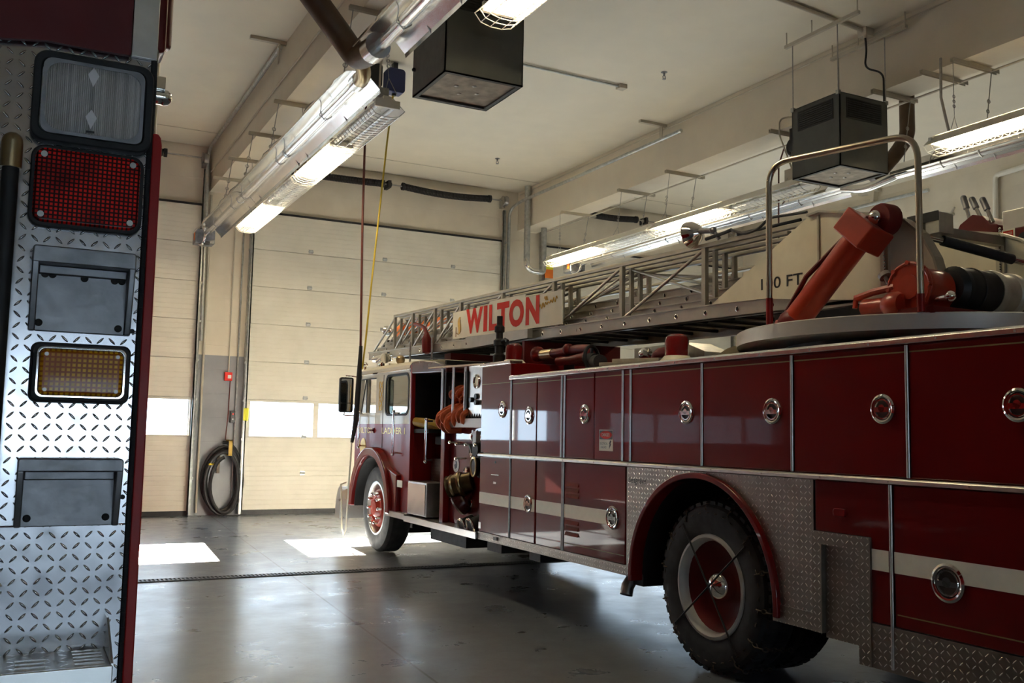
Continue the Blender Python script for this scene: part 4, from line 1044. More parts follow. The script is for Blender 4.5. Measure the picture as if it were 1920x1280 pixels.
# mirror
m_ = MB().prism(rrect(3.70, 3.885, 1.735, 2.19, .03), 'y', 12.10, 12.15).build('mirror', M['black_rubber'], lt, bevel=.006)
MB().prism(rrect(3.715, 3.87, 1.86, 2.17, .02), 'y', 12.094, 12.101).build('mirror_glass', M['mirror_glass'], m_)
MB().prism(rrect(3.715, 3.87, 1.75, 1.85, .02), 'y', 12.094, 12.101).build('spot_mirror', M['mirror_glass'], m_)
MB().tube(path((CX+.01, 12.30, 2.21), (3.80, 12.24, 2.22), (3.79, 12.16, 2.20), (3.79, 12.16, 1.72), (3.80, 12.24, 1.70), (CX+.01, 12.30, 1.70), r=.05), .009, 8).build('mirror_arm', M['chrome'], m_)
# cab roof equipment
MB().cyl((4.30, 12.55, 2.475), (4.30, 12.05, 2.475), .035, r2=.06).lathe([(.02,0),(.04,.05),(.065,.12),(.065,.14),(.03,.1)], (4.30, 12.10, 2.475), (0,-1,0), 20).box(4.26, 4.34, 12.2, 12.3, 2.34, 2.45).build('air_horn', M['chrome'], lt)
MB().cyl((4.24, 12.20, 2.42), (4.24, 11.92, 2.45), .035, r2=.065).cyl((4.24, 12.02, 2.33), (4.24, 12.02, 2.42), .03).build('siren', M['chrome'], lt)
MB().sphere((4.30, 11.52, 2.41), .06, 18).cyl((4.30, 11.52, 2.34), (4.30, 11.52, 2.43), .02).build('roof_light', M['bronze_pipe'], lt)
MB().sphere((4.10, 12.30, 2.38), .035, 14).cyl((4.10, 12.30, 2.30), (4.10, 12.30, 2.38), .014).build('clearance_light', M['chrome'], lt)
MB().cyl((4.4, 12.2, 2.38), (6.1, 12.2, 2.38), .03).cyl((4.6, 12.2, 2.33), (4.6, 12.2, 2.4), .02).cyl((5.9, 12.2, 2.33), (5.9, 12.2, 2.4), .02).build('light_bar', M['cream_paint'], lt)
for y in (11.05, 10.35):
    MB().cyl((4.25, y, 2.34), (4.25, y, 2.60), .012).build('roof_post', M['bare_steel'], lt)

# ---- open jump seat between cab and pump
MB().prism([(9.42,2.14),(10.47,2.17),(10.53,2.22),(10.51,2.275),(10.44,2.305),(10.2,2.31),(9.75,2.275),(9.42,2.20)], 'x', CX-.01, 6.42).build('canopy', M['canopy_paint'], lt, bevel=.015)
MB().box(CX-.012, CX+.04, 10.42, 10.47, .53, 2.28).build('canopy_post', M['cab_red_paint'], lt, bevel=.01)
js = MB().box(CX+.05, 6.38, 9.56, 9.60, .56, 2.28).box(4.8, 6.0, 9.6, 10.40, .56, 1.35)
js.box(6.34, 6.38, 9.6, 10.46, .56, 1.78).box(6.34, 6.38, 9.6, 10.46, 2.02, 2.28).box(6.34, 6.38, 10.36, 10.46, 1.78, 2.02).box(6.34, 6.38, 10.10, 10.22, 1.78, 2.02).box(6.34, 6.38, 9.6, 9.97, 1.78, 2.02)
js.build('jump_seat_cell', M['interior_black'], lt)
MB().box(4.25, 4.75, 9.62, 10.2, 1.36, 1.46).box(4.25, 4.75, 9.60, 9.70, 1.46, 2.0).build('jump_seat', M['interior_black'], lt, bevel=.02)
MB().box(4.30, 4.90, 9.62, 10.40, .90, 1.20).build('tread_riser', M['tread_side_dark'], lt, smooth=False)
MB().box(4.03, 4.36, 9.86, 10.42, .575, .945).build('step_box', M['brushed_aluminium'], lt, bevel=.006)
MB().box(4.02, 4.03, 9.88, 10.40, .59, .925).build('step_box_face', M['polished_aluminium'], lt, smooth=False)
MB().box(CX-.058, CX-.05, 10.52, 10.68, .86, .94).build('reflective_stripe', M['white_stripe'], lt, smooth=False)
tag(MB().tube([(4.10, 10.42, 1.62), (4.16, 10.26, 1.60), (4.22, 10.12, 1.58), (4.28, 10.0, 1.54)], [.05,.062,.06,.045], 10).build('folded_coat', M['yellow_vinyl']), 'yellow folded coat sleeve lying in the open jump seat doorway', 'coat')
MB().box(4.08, 4.40, 9.98, 10.44, 1.49, 1.535).build('door_shelf', M['interior_black'], lt)

# ---- pump panel
PXX = 4.13
MB().box(PXX, 6.3, 8.43, 9.56, .56, 1.56).build('pump_panel', M['red_paint'], lt, bevel=.006)
MB().box(4.60, 6.3, 8.43, 9.56, 1.56, 2.20).box(PXX, 4.60, 9.52, 9.56, 1.56, 2.0).build('hose_bed', M['interior_black'], lt)
MB().box(4.06, PXX, 9.47, 9.57, .55, 1.57).build('panel_jamb', M['red_paint'], lt, bevel=.008)
MB().box(4.02, 4.60, 8.45, 9.46, 1.555, 1.575).box(4.01, 4.03, 8.45, 9.46, 1.555, 1.645).build('hose_shelf', M['white_plastic'], lt, bevel=.003)
MB().box(4.04, 4.10, 8.44, 8.84, 1.66, 2.17).build('gauge_panel', M['brushed_aluminium'], lt, bevel=.004)
MB().box(4.02, 4.06, 8.84, 8.90, 1.75, 2.12).build('gauge_panel_edge', M['diesel_black'], lt)
gl_ = MB().torus((4.035, 8.645, 2.01), (1,0,0), .062, .011, 28, 8).build('round_light', M['chrome'], lt)
MB().cyl((4.036, 8.645, 2.01), (4.042, 8.645, 2.01), .06, n=24).build('lens', M['bronze_pipe'], gl_)
MB().cyl((4.02, 8.64, 1.86), (4.05, 8.64, 1.86), .03, n=12).cyl((4.0, 8.60, 1.80), (4.05, 8.60, 1.80), .025, n=12).cyl((4.0, 8.72, 1.83), (4.05, 8.72, 1.83), .025, n=12).build('valve_knob', M['black_paint'], lt)
MB().cyl((4.02, 8.42, 2.17), (4.02, 9.86, 2.205), .012, n=10).build('hose_bed_bar', M['chrome'], lt)
for y, z0 in ((9.49, 1.62), (9.20, 1.62), (8.90, 1.62)):
    MB().cyl((4.03, y, z0), (4.03, y, 2.18), .014, n=10).build('hose_bed_post', M['brushed_aluminium'], lt)
# crosslay hoses folded into the bed
def hose_bundle(name, folds, label, seed):
    random.seed(seed)
    b = MB()
    for (y, z, out, drop) in folds:
        pts = [(4.55, y, z), (4.20, y, z+.01), (4.20-out*.6, y+.02, z-drop*.25), (4.18-out, y+.05, z-drop*.6), (4.19-out*.8, y+.06, z-drop), (4.24-out*.3, y+.04, z-drop+.03), (4.40, y+.03, z-drop+.06)]
        q = path(*pts, r=.08, n=4)
        sub = MB().tube([(0,0,0),(0,0,1)], .01)
        L = len(q)
        b.tube(q, .032, 8)
    return tag(b.build(name, M['orange_hose']), label, 'hose', 'orange hoses on the pump hose bed')
hose_bundle('fire_hose', [(9.44-.055*k, 1.80-.02*(k % 3), .20+.03*(k % 2), .21+.02*(k % 3)) for k in range(6)], 'orange fire hose folds drooping over the front end of the hose shelf', 1)
hose_bundle('fire_hose', [(9.10-.055*k, 1.82-.015*(k % 3), .17+.03*(k % 2), .20+.02*((k+1) % 3)) for k in range(6)], 'orange fire hose folds drooping over the shelf beside the black couplings', 2)
hose_bundle('fire_hose', [(9.42-.09*k, 1.97-.07*(k % 2)+.0*k, .06, .09) for k in range(7)], 'orange fire hose stacked on top in the hose bed behind the posts', 3)
nz = MB()
for k in range(9):
    y = 8.50+.055*k
    nz.tube([(4.25, y, 1.80), (4.08, y+.01, 1.76), (4.05, y+.02, 1.66), (4.06, y+.02, 1.60)], .022, 8)
nz.build('black_hose_ends', M['diesel_black'], lt)
# plumbing
MB().lathe([(.10,0),(.10,.10),(.115,.10),(.115,.17),(.105,.19),(.105,.26),(.112,.27),(.085,.275),(.085,.20),(0,.20)], (PXX, 8.88, 1.02), (-.72,.66,-.25), 24).build('suction_inlet', M['brass_suction'], lt)
MB().lathe([(.118,.11),(.124,.12),(.124,.135),(.118,.145)], (PXX, 8.88, 1.02), (-.72,.66,-.25), 24, cap=False).lathe([(.108,.20),(.114,.215),(.108,.23)], (PXX, 8.88, 1.02), (-.72,.66,-.25), 24, cap=False).build('suction_ring', M['bronze_pipe'], lt)
MB().lathe([(.11,0),(.11,.04),(.09,.05),(.09,.09),(.05,.10),(0,.10)], (PXX, 8.66, 1.17), (-1,.15,0), 24).torus((PXX-.09, 8.66, 1.17), (-1,.15,0), .085, .012, 24, 8).build('pump_valve', M['diesel_black'], lt)
MB().torus((PXX-.10, 8.66, 1.17), (-1,.15,0), .092, .012, 28, 8).build('valve_wheel', M['bronze_pipe'], lt)
MB().lathe([(.02,-.02),(.105,.0),(.115,.02),(.115,.10),(.10,.12),(0,.125)], (PXX-.03, 8.97, .83), (-.62,.45,-.62), 26).lathe([(.045,-.10),(.045,.0)], (PXX-.03, 8.97, .83), (-.62,.45,-.62), 16).build('suction_cap', M['canopy_paint'], lt)
MB().cyl((PXX, 8.62, 1.36), (4.04, 8.62, 1.34), .06).cyl((4.04, 8.62, 1.34), (4.02, 8.62, 1.34), .07).cyl((PXX, 8.80, 1.36), (4.06, 8.82, 1.34), .045).build('discharge_outlet', M['diesel_black'], lt)
for y, z in ((8.64, .64), (8.84, .62)):
    o_ = MB().cyl((PXX, y, z), (4.0, y, z-.05), .075, n=20).build('discharge_outlet', M['diesel_black'], lt)
    MB().torus((4.0, y, z-.05), (-1,0,-.3), .078, .014, 24, 8).build('outlet_ring', M['chrome'], o_)
for y, z in ((9.22, 1.40), (9.05, 1.385), (8.82, 1.385), (9.06, 1.24), (8.60, 1.385), (8.95, .75)):
    h_ = MB().cyl((PXX, y, z), (4.02, y+.01, z), .008, n=8).build('pull_rod', M['bare_steel'], lt)
    MB().sphere((4.015, y+.01, z), .030, 12, (.5,1.2,.55)).build('pull_knob', M['chrome'], h_)
for y, z, r in ((8.66, 1.475, .035), (8.86, 1.45, .032), (8.56, 1.45, .03), (8.90, 1.31, .05), (8.70, 1.28, .045), (9.02, 1.11, .045), (8.90, .80, .05)):
    MB().lathe([(r,0),(r,.02),(r*.85,.026),(r*.8,.02),(0,.02)], (PXX, y, z), (-1,0,0), 20).build('gauge', M['chrome'], lt)
for y in (8.58, 8.70, 8.80):
    MB().lathe([(.012,0),(.022,.02),(.022,.06),(.010,.075),(.010,.11)], (4.08, y, 1.42), (0,0,1), 12).build('sight_glass', M['chrome'], lt)
sl = MB().lathe([(.075,0),(.075,.006),(0,.006)], (PXX, 9.30, 1.165), (-1,0,0), 28).build('round_plate', M['white_plastic'], lt)
MB().prism([(9.27,1.14),(9.32,1.12),(9.34,1.165),(9.30,1.18),(9.32,1.21),(9.27,1.20)], 'x', PXX-.008, PXX-.006).build('plate_symbol', M['black_paint'], sl, smooth=False)
MB().box(4.05, PXX, 8.66, 8.74, 1.38, 1.52).build('tag_plate', M['white_plastic'], lt)
# running board
rbd = MB().box(3.97, 4.36, 8.44, 10.36, .500, .556).box(3.97, 4.36, 10.36, 11.0, .515, .572).build('running_board', M['tread_step'], lt, smooth=False)
MB().box(3.962, 3.972, 8.44, 10.36, .495, .558).box(3.962, 3.972, 10.36, 11.0, .51, .574).build('board_edge', M['polished_aluminium'], rbd)

# ---- turntable
TX, TY, TR = 5.22, 4.35, 1.17
tt = MB().lathe([(TR-.02,0),(TR,.004),(TR,.088),(TR-.012,.095),(0,.095)], (TX, TY, 2.105), (0,0,1), 72).build('turntable', M['turntable_paint'], lt, label='pale turntable ring')
MB().lathe([(.85,0),(.85,.12)], (TX, TY, 2.0), (0,0,1), 40).build('turntable_base', M['diesel_black'], lt)
for q in ((4.75, 5.7, 3.7, 5.2, 2.19, 2.38), (4.85, 5.6, 5.0, 8.2, 1.99, 2.08)): MB().box(*q).build('ladder_bed', M['diesel_black'], lt)
hr = MB().tube(path((4.10, 4.53, 2.20), (4.10, 4.53, 3.215), (4.33, 3.60, 3.195), (4.33, 3.60, 2.20), r=.15, n=8), .0185, 14).build('turntable_rail', M['rail_tube'], lt, label='bent metal handrail')
MB().cyl((4.10, 4.53, 2.20), (4.10, 4.53, 2.365), .0215, n=14).build('red_sleeve', M['cab_red_paint'], hr)
MB().cyl((4.33, 3.60, 2.20), (4.33, 3.60, 2.30), .0215, n=14).build('red_sleeve', M['cab_red_paint'], hr)
# hydraulic lift cylinder
A, B = Vector((4.36, 4.60, 2.23)), Vector((4.50, 4.165, 2.745))
dd = (B-A).normalized()
lc = MB().cyl(A, B, .085, n=24).build('lift_cylinder', M['orange_red_paint'], lt)
MB().bar(B-dd*.06, B+dd*.10, .25, .22, (1,0,0)).build('cylinder_head', M['orange_red_paint'], lc, bevel=.012)
MB().cyl(B+dd*.08, Vector((4.62, 4.05, 2.86)), .05).lathe([(.085,0),(.095,.02),(.095,.10),(.07,.12)], (4.53, 4.06, 2.83), (1,0,0), 20).build('clevis', M['dark_red_paint'], lc)
MB().sphere((4.505, 4.06, 2.835), .042, 16).build('pin_cap', M['chrome'], lc)
MB().tube([A+Vector((-.03,.05,.05)), lerp(A+Vector((-.07,.10,.06)), B+Vector((-.07,.10,.0)), .5), B+Vector((-.03,.10,.0))], .016, 8).sphere(A, .10, 14).build('hydraulic_line', M['dark_red_paint'], lc)
MB().tube([(4.36,4.70,2.22),(4.40,4.78,2.25),(4.46,4.72,2.24),(4.52,4.80,2.26)], .03, 8).build('valve_block', M['orange_red_paint'], lc)
# hoist motor and drum
hm = MB().lathe([(.128,0),(.135,.01),(.135,.05),(.12,.06),(.118,.30),(.10,.34),(0,.34)], (4.42, 3.755, 2.365), (1,.05,0), 32).build('hoist_motor', M['orange_red_paint'], lt)
MB().torus((4.425, 3.755, 2.365), (1,.05,0), .135, .012, 32, 8).cyl((4.412, 3.755, 2.365), (4.425, 3.755, 2.365), .07, n=24).build('motor_flange', M['orange_red_paint'], hm)
for k in range(8):
    a = 2*PI*k/8
    MB().cyl((4.405, 3.755+.137*math.cos(a), 2.365+.137*math.sin(a)), (4.43, 3.755+.137*math.cos(a), 2.365+.137*math.sin(a)), .014, n=8).build('flange_bolt', M['orange_red_paint'], hm)
MB().cyl((4.40, 4.05, 2.275), (4.40, 3.86, 2.27), .052, n=18).lathe([(.05,0),(.075,.04),(.075,.09),(.06,.12)], (4.40, 3.90, 2.27), (0,-1,0), 20).tube([(4.40, 4.12, 2.34), (4.41, 4.0, 2.365), (4.43, 3.86, 2.38)], .022, 8).tube([(4.40, 4.12, 2.34), (4.39, 4.12, 2.28)], .015, 8).build('pump_body', M['orange_red_paint'], hm)
MB().cyl((4.43, 3.90, 2.40), (4.43, 3.93, 2.45), .012).cyl((4.43, 3.925, 2.445), (4.43, 3.94, 2.465), .036, n=14).build('valve_knob', M['bare_steel'], hm)
MB().box(4.36, 4.85, 3.55, 4.06, 2.195, 2.235).build('motor_base', M['dark_red_paint'], hm)
MB().cyl((4.46, 3.60, 2.285), (4.44, 3.52, 2.285), .018).sphere((4.44, 3.50, 2.285), .030, 14).build('chrome_ball', M['chrome'], hm)
wd = MB().cyl((4.72, 3.70, 2.375), (5.0, 3.70, 2.375), .125, n=32).torus((4.84, 3.70, 2.375), (1,0,0), .126, .006, 32, 6).build('winch_drum', M['diesel_black'], lt)
MB().lathe([(.13,0),(.135,.02),(.132,.05),(.118,.06),(.118,.17),(.13,.18),(.13,.22)], (4.99, 3.70, 2.375), (1,0,0), 32).build('drum_band', M['brushed_aluminium'], wd)
MB().lathe([(.128,0),(.128,.03),(.10,.06),(.0,.07)], (4.74, 3.70, 2.375), (-1,0,0), 28).build('drum_hub', M['black_paint'], wd)
bx = MB().box(4.90, 5.03, 3.93, 4.03, 2.765, 2.895).build('control_box', M['brushed_aluminium'], lt, bevel=.004)
MB().box(4.893, 4.899, 3.93, 4.16, 2.84, 2.90).box(4.90, 5.0, 4.03, 4.16, 2.86, 2.90).build('box_bracket', M['black_paint'], bx)
rd = MB().cyl((5.0, 3.99, 2.735), (5.50, 3.88, 2.65), .032, n=16).build('padded_rod', M['black_rubber'], lt)
MB().cyl((4.86, 4.02, 2.755), (5.0, 3.99, 2.735), .022).build('rod_end', M['chrome'], rd)
MB().cyl((5.50, 3.88, 2.65), (5.58, 3.865, 2.637), .022).build('rod_end', M['chrome'], rd)
# control pedestal with three levers
cp = MB().box(5.95, 6.35, 3.1, 4.30, 2.2, 2.955).prism([(4.30,2.2),(4.86,2.2),(4.86,2.90),(4.66,2.96),(4.60,3.06),(4.50,3.115),(4.42,3.09),(4.36,3.02),(4.30,3.01)], 'x', 5.95, 6.35).build('control_pedestal', M['dark_red_paint'], lt, bevel=.01)
for (y0, z0, y1, z1) in ((4.55, 3.08, 4.60, 3.26), (4.46, 3.08, 4.53, 3.235), (4.37, 3.04, 4.445, 3.215)):
    l_ = MB().cyl((6.0, y0, z0), (6.0, y1, z1), .014, n=10).build('lever', M['chrome'], cp)
    MB().cyl((6.0, y0*.45+y1*.55, z0*.45+z1*.55), (6.0, y1, z1), .022, n=12).sphere((6.0, y1, z1), .023, 10).build('lever_grip', M['cast_aluminium'], l_)
MB().box(5.96, 6.34, 3.2, 4.27, 2.955, 3.09).build('pedestal_cover', M['polished_aluminium'], cp, bevel=.006)
ps = MB().box(5.944, 5.950, 4.17, 4.265, 2.80, 2.955).build('danger_label', M['sign_white'], cp, smooth=False)
MB().box(5.942, 5.945, 4.18, 4.255, 2.905, 2.945).build('label_header', M['sign_red'], ps, smooth=False)
text('DANGER', 'lettering', M['sign_white'], ps, (5.9425, 4.250, 2.915), RT, UP, .065, .020, lift=.001)
MB().lathe([(.06,0),(.055,.02),(.04,.02),(0,.02)], (5.95, 4.09, 2.86), (-1,0,0), 20).build('gauge', M['black_paint'], cp)

# ---- aerial ladder: four nested sections
SL = .0206
def zb(y): return 2.39 + SL*(y-5.27)
posts_y = [5.94, 7.10, 8.32, 9.47, 10.60, 11.42, 12.20, 12.90]
NX = [4.70, 4.785, 4.865, 4.945]; FX = [5.74, 5.655, 5.575, 5.495]
RH = [0, .085, .165, .245]; TOPH = [.590, .575, .555, .535]; Y1 = [13.95, 13.83, 13.72, 13.60]
def rail_box(b, x0, x1, y0, y1, h0, h1):
    b.prism([(y0, zb(y0)+h0), (y1, zb(y1)+h0), (y1, zb(y1)+h1), (y0, zb(y0)+h1)], 'x', x0, x1)
rung_n = 0
for k in range(4):
    b = MB(); ys0 = 3.75 if k == 0 else 5.0
    for xs in (NX[k], FX[k]):
        s = 1 if xs < 5.2 else -1
        h = .118 if k == 0 else .098
        rail_box(b, xs, xs+.012*s, ys0, Y1[k], RH[k], RH[k]+h)
        rail_box(b, xs, xs+.045*s, ys0, Y1[k], RH[k], RH[k]+.012)
        rail_box(b, xs-.016*s, xs+.045*s, ys0, Y1[k], RH[k]+h-.012, RH[k]+h)
    sec = b.build('ladder_section', M['ladder_aluminium'], lt, bevel=.002)
    for xs in (NX[k], FX[k]):
        s = 1 if xs < 5.2 else -1; xm = xs+.022*s
        ya = 4.75 if k == 0 else 5.1
        t_ = MB().bar((xm, ya, zb(ya)+TOPH[k]), (xm, posts_y[-1]+.02, zb(posts_y[-1])+TOPH[k]), .045, .036 if k == 0 else .03)
        t_.build('top_rail', M['ladder_aluminium'], sec, bevel=.008)
        for i, y in enumerate(posts_y):
            yy = y-.02*k
            if xs > 5.2 and k > 1: continue
            MB().bar((xm, yy, zb(yy)+RH[k]+.09), (xm, yy, zb(yy)+TOPH[k]), .035, .045 if k == 0 else .03, (0,1,0)).build('post', M['ladder_aluminium'], sec)
            nx = posts_y[i+1] if i+1 < len(posts_y) else Y1[k]-.1
            if xs > 5.2 and k > 0: continue
            if k == 0 or i != 0:
                p, q = (xm, yy, zb(yy)+TOPH[k]-.02), (xm, nx-.02*k-.03, zb(nx)+RH[k]+.11)
            else:
                p, q = (xm, yy, zb(yy)+RH[k]+.11), (xm, nx-.02*k, zb(nx)+TOPH[k]-.02)
            MB().cyl(p, q, .014 if k == 0 else .012, n=10).build('brace', M['ladder_aluminium'], sec)
    for i in range(25):
        y = 4.79+.3725*i+.04*k
        h = RH[k]+.058
        MB().cyl((NX[k]+.004, y, zb(y)+h), (FX[k]-.004, y, zb(y)+h), .016, n=8).build('rung', M['black_rubber'], sec)  # black colour stands in for the shade beneath the ladder
        MB().torus((NX[k]-.0015, y, zb(y)+h), (1,0,0), .018, .004, 14, 5).build('rung_collar', M['polished_aluminium'], sec)
        MB().cyl((NX[k]-.0015, y, zb(y)+h), (NX[k]+.003, y, zb(y)+h), .0155, n=12).build('rung_hole_disc', M['interior_black'], sec)  # black disc painted in for the shade inside the hollow rung
        if k == 0 and i % 6 == 2: MB().cyl((NX[k]-.004, y+.085, zb(y)+h), (NX[k]+.003, y+.085, zb(y)+h), .014, n=10).build('rivet', M['bare_steel'], sec)
# white side plates at the foot of the ladder
plate = [(5.80, zb(5.8)+.112), (4.77, 3.000), (4.66, 3.008), (4.13, 2.885), (3.98, 2.820), (3.86, 2.715), (3.77, 2.56), (3.725, 2.40), (3.715, 2.30), (5.2, zb(5.2)+.10)]
for x0, x1, nm in ((4.672, 4.692, 'base_plate'), (5.748, 5.768, 'base_plate')):
    bp = MB().prism(plate, 'x', x0, x1).build(nm, M['ladder_plate'], lt, smooth=False)
    ed = MB(); top = plate[1:9]; xm = (x0+x1)/2
    for p, q in zip(top, top[1:]): ed.bar((xm, p[0], p[1]), (xm, q[0], q[1]), .075, .014, (0, q[1]-p[1], -(q[0]-p[0])) )
    ed.build('plate_flange', M['ladder_aluminium'], bp)
    for q in ((x0-.012, x0, 4.675, 4.69, zb(4.68)+.12, 2.99), (x0-.020, x0, 4.10, 4.16, zb(4.1)+.05, 2.88)): MB().box(*q).build('plate_stiffener', M['ladder_aluminium'], bp)
    sm = MB()
    for j in range(26): sm.sphere((x0-.020, 4.125, zb(4.1)+.10+j*.018), .010, 8)
    sm.build('weld_seam', M['polished_aluminium'], bp)
    if x0 < 5:
        text('100 FT', 'capacity_lettering', M['black_paint'], bp, (x0, 5.245, 2.552), (0,-1,-SL), UP, .41, .082, bold=.008, lift=.002)
        MB().box(x0-.05, x0, 4.16, 4.26, 2.70, 2.76).prism([(4.16, 2.88), (4.26, 2.90), (4.20, 2.74), (4.16, 2.74)], 'x', x0-.045, x0-.035).build('gusset', M['ladder_aluminium'], bp)
for q in ((3.80, 3.86, 2.34, 2.42), (4.10, 4.16, 2.80, 2.86), (4.3, 5.0, 2.36, 2.40)): MB().box(4.70, 5.74, *q).build('cross_member', M['ladder_aluminium'], lt)
# heel beam and cable along the ladder top
MB().cyl((4.72, 5.55, 3.02), (4.72, 4.9, 3.005), .012).tube(path((4.70, 5.60, 3.06), (4.66, 5.40, 2.985), (4.66, 5.25, 3.00), (4.66, 5.15, 3.06), (4.68, 4.80, 3.035), r=.08), .010, 8).tube([(4.70, 5.9, 3.04), (4.70, 5.7, 3.05), (4.70, 5.6, 3.06)], .014, 8).build('lamp_cable', M['black_rubber'], lt)
sp = MB().lathe([(.104,0),(.109,.010),(.107,.022),(.095,.062),(.066,.105),(.030,.128),(.022,.145)], (4.66, 6.07, 3.095), (.25,-.93,.1), 28).build('spotlight', M['chrome'], lt)
MB().cyl((4.665, 5.93, 3.105), (4.69, 5.80, 3.09), .022).cyl((4.69, 5.80, 3.09), (4.715, 5.76, 3.02), .016).sphere((4.69, 5.80, 3.09), .03, 12).build('spotlight_mount', M['cast_aluminium'], sp)
# town sign on the side of the ladder
x0 = 4.668
def quad(y0, y1, h0, h1, x, t=.014):
    return MB().prism([(y0, zb(y0)+h0), (y1, zb(y1)+h0), (y1, zb(y1)+h1), (y0, zb(y0)+h1)], 'x', x, x+t)
sg = MB().prism([(8.07, zb(8.07)+.125), (10.72, zb(10.72)+.130), (10.72, zb(10.72)+.455), (8.07, zb(8.07)+.465)], 'x', x0, x0+.014)
sg.prism([(8.85, zb(8.85)+.46), (9.75, zb(9.75)+.46), (9.70, zb(9.7)+.50), (8.85, zb(8.85)+.50)], 'x', x0+.004, x0+.012)
sign = sg.build('town_sign', M['sign_white'], lt, smooth=False)
LR = (0,-1,-SL)
word = MB(); xcur = 10.33
for ch, wch in (('W', .46), ('I', .10), ('L', .20), ('T', .30), ('O', .34), ('N', .30)):
    b = MB(); text(ch, '', None, None, (x0, xcur, zb(xcur)+.165), LR, UP, wch, .295, bold=.05, into=b)
    word.add(b.v, b.f); xcur -= wch+{'W': .02, 'I': .045, 'L': .0, 'T': .0, 'O': .04}.get(ch, 0)
word.build('town_name', M['sign_red'], sign, smooth=False)
em = MB()
em.prism([(10.52+.045*math.cos(t)+.012*math.sin(3*t), zb(10.5)+.285+.105*math.sin(t)) for t in [2*PI*k/26 for k in range(26)]], 'x', x0-.003, x0)
em.build('crest', M['gold_leaf'], sign, smooth=False)
MB().bar((x0-.003, 10.62, zb(10.6)+.15), (x0-.003, 10.615, zb(10.6)+.27), .018, .004, (1,0,0)).bar((x0-.003, 10.62, zb(10.6)+.205), (x0-.003, 10.54, zb(10.6)+.175), .014, .004, (1,0,0)).bar((x0-.0035, 10.50, zb(10.6)+.35), (x0-.0035, 10.48, zb(10.6)+.20), .010, .004, (1,0,0)).build('crest_marks', M['brown_bumper'], sign, smooth=False)
sq = MB()
sq.tube([(x0-.002, 8.52-.36*t, zb(8.4)+.335+.05*t+.018*math.sin(t*41)*(1+.5*math.sin(t*9))) for t in [k/60 for k in range(61)]], .006, 4)
sq.tube([(x0-.002, 8.42-.07*t, zb(8.4)+.41+.02*math.sin(t*12)) for t in [k/14 for k in range(15)]], .006, 4)
sq.build('gold_script', M['gold_leaf'], sign, smooth=False)
fs = MB(); 
fsign = quad(7.9, 10.6, .16, .44, 5.770).build('town_sign', M['sign_white'], lt, smooth=False)
quad(7.9, 10.6, .40, .44, 5.764, .006).build('red_stripe', M['sign_red'], fsign, smooth=False)
# fly tip: orange rung guard and lamp
tip = MB()
for a, b_ in (((13.78, .28), (13.35, .52)), ((13.35, .52), (12.75, .60)), ((13.78, .28), (12.55, .33)), ((13.6, .33), (12.55, .56))):
    for xx in (5.08, 5.36): tip.bar((xx, a[0], zb(a[0])+a[1]), (xx, b_[0], zb(b_[0])+b_[1]), .03, .05)
tip.prism([(13.80, zb(13.8)+.28), (13.72, zb(13.7)+.50), (13.50, zb(13.5)+.56), (13.45, zb(13.4)+.48), (13.62, zb(13.6)+.30)], 'x', 5.04, 5.40)
tip.build('tip_guard', M['sticker_orange'], lt)
rb_ = MB()
for k in range(3):
    quad(12.4, 13.5, .30+.001*k, .345, 4.99+.001*k, .02)
qd = quad(12.35, 13.55, .335, .395, 4.99, .02).build('orange_bar', M['sticker_orange'], lt)
tl = MB().lathe([(.02,0),(.055,.03),(.075,.08),(.078,.11),(.06,.10)], (5.0, 13.86, zb(13.9)+.47), (-.2,1,0), 24).tube([(5.0, 13.86, zb(13.9)+.47), (5.04, 13.75, zb(13.9)+.48), (5.06, 13.68, zb(13.8)+.46)], .012, 8).build('tip_lamp', M['chrome'], lt)
# red play pipe hung on the front of the ladder
pp = MB().lathe([(.02,0),(.055,.02),(.062,.10),(.060,.20),(.040,.25),(.030,.28)], (4.64, 11.48, zb(11.5)-.02), (0,.05,1), 20).tube([(4.64, 11.49, zb(11.5)+.25), (4.64, 11.58, zb(11.5)+.33), (4.64, 11.75, zb(11.5)+.38), (4.64, 11.92, zb(11.5)+.41)], [.028,.024,.022,.026], 10).build('red_nozzle', M['dark_red_paint'], lt)
# rail cradle box under the sign
MB().prism([(10.15, zb(10.1)-.015), (8.65, zb(8.6)+.02), (8.65, zb(8.6)+.115), (10.15, zb(10.1)+.125)], 'x', 4.60, 4.66).build('rail_guard', M['ladder_aluminium'], lt, bevel=.004)
MB().box(4.62, 5.8, 8.75, 8.80, 2.16, zb(8.7)).build('ladder_rest', M['dark_red_paint'], lt)
MB().box(4.9, 5.6, 11.3, 11.5, 2.33, zb(11.4)).build('ladder_rest', M['dark_red_paint'], lt)

# ---- equipment on the truck's top deck
DZ = 2.0
def beacon(x, y, z, r, h, label_part):
    b = MB().lathe([(r*1.55,0),(r*1.5,h*.12),(r*1.15,h*.26),(r*1.05,h*.30)], (x, y, z), (0,0,1), 28).build('beacon_base', M['cream_paint'], lt, label=label_part)
    MB().lathe([(r,0),(r,h*.52),(r*.92,h*.62),(r*.6,h*.70),(0,h*.73)], (x, y, z+h*.28), (0,0,1), 28).build('beacon_dome', M['red_lens_dome'], b)
beacon(4.28, 5.71, 2.02, .088, .235, 'red beacon at the middle of the deck')
beacon(4.30, 8.36, 2.15, .085, .235, 'red beacon on the tall front cabinet')
def deckthing(name, label, cat, loc): return thing(name, label, cat, loc)
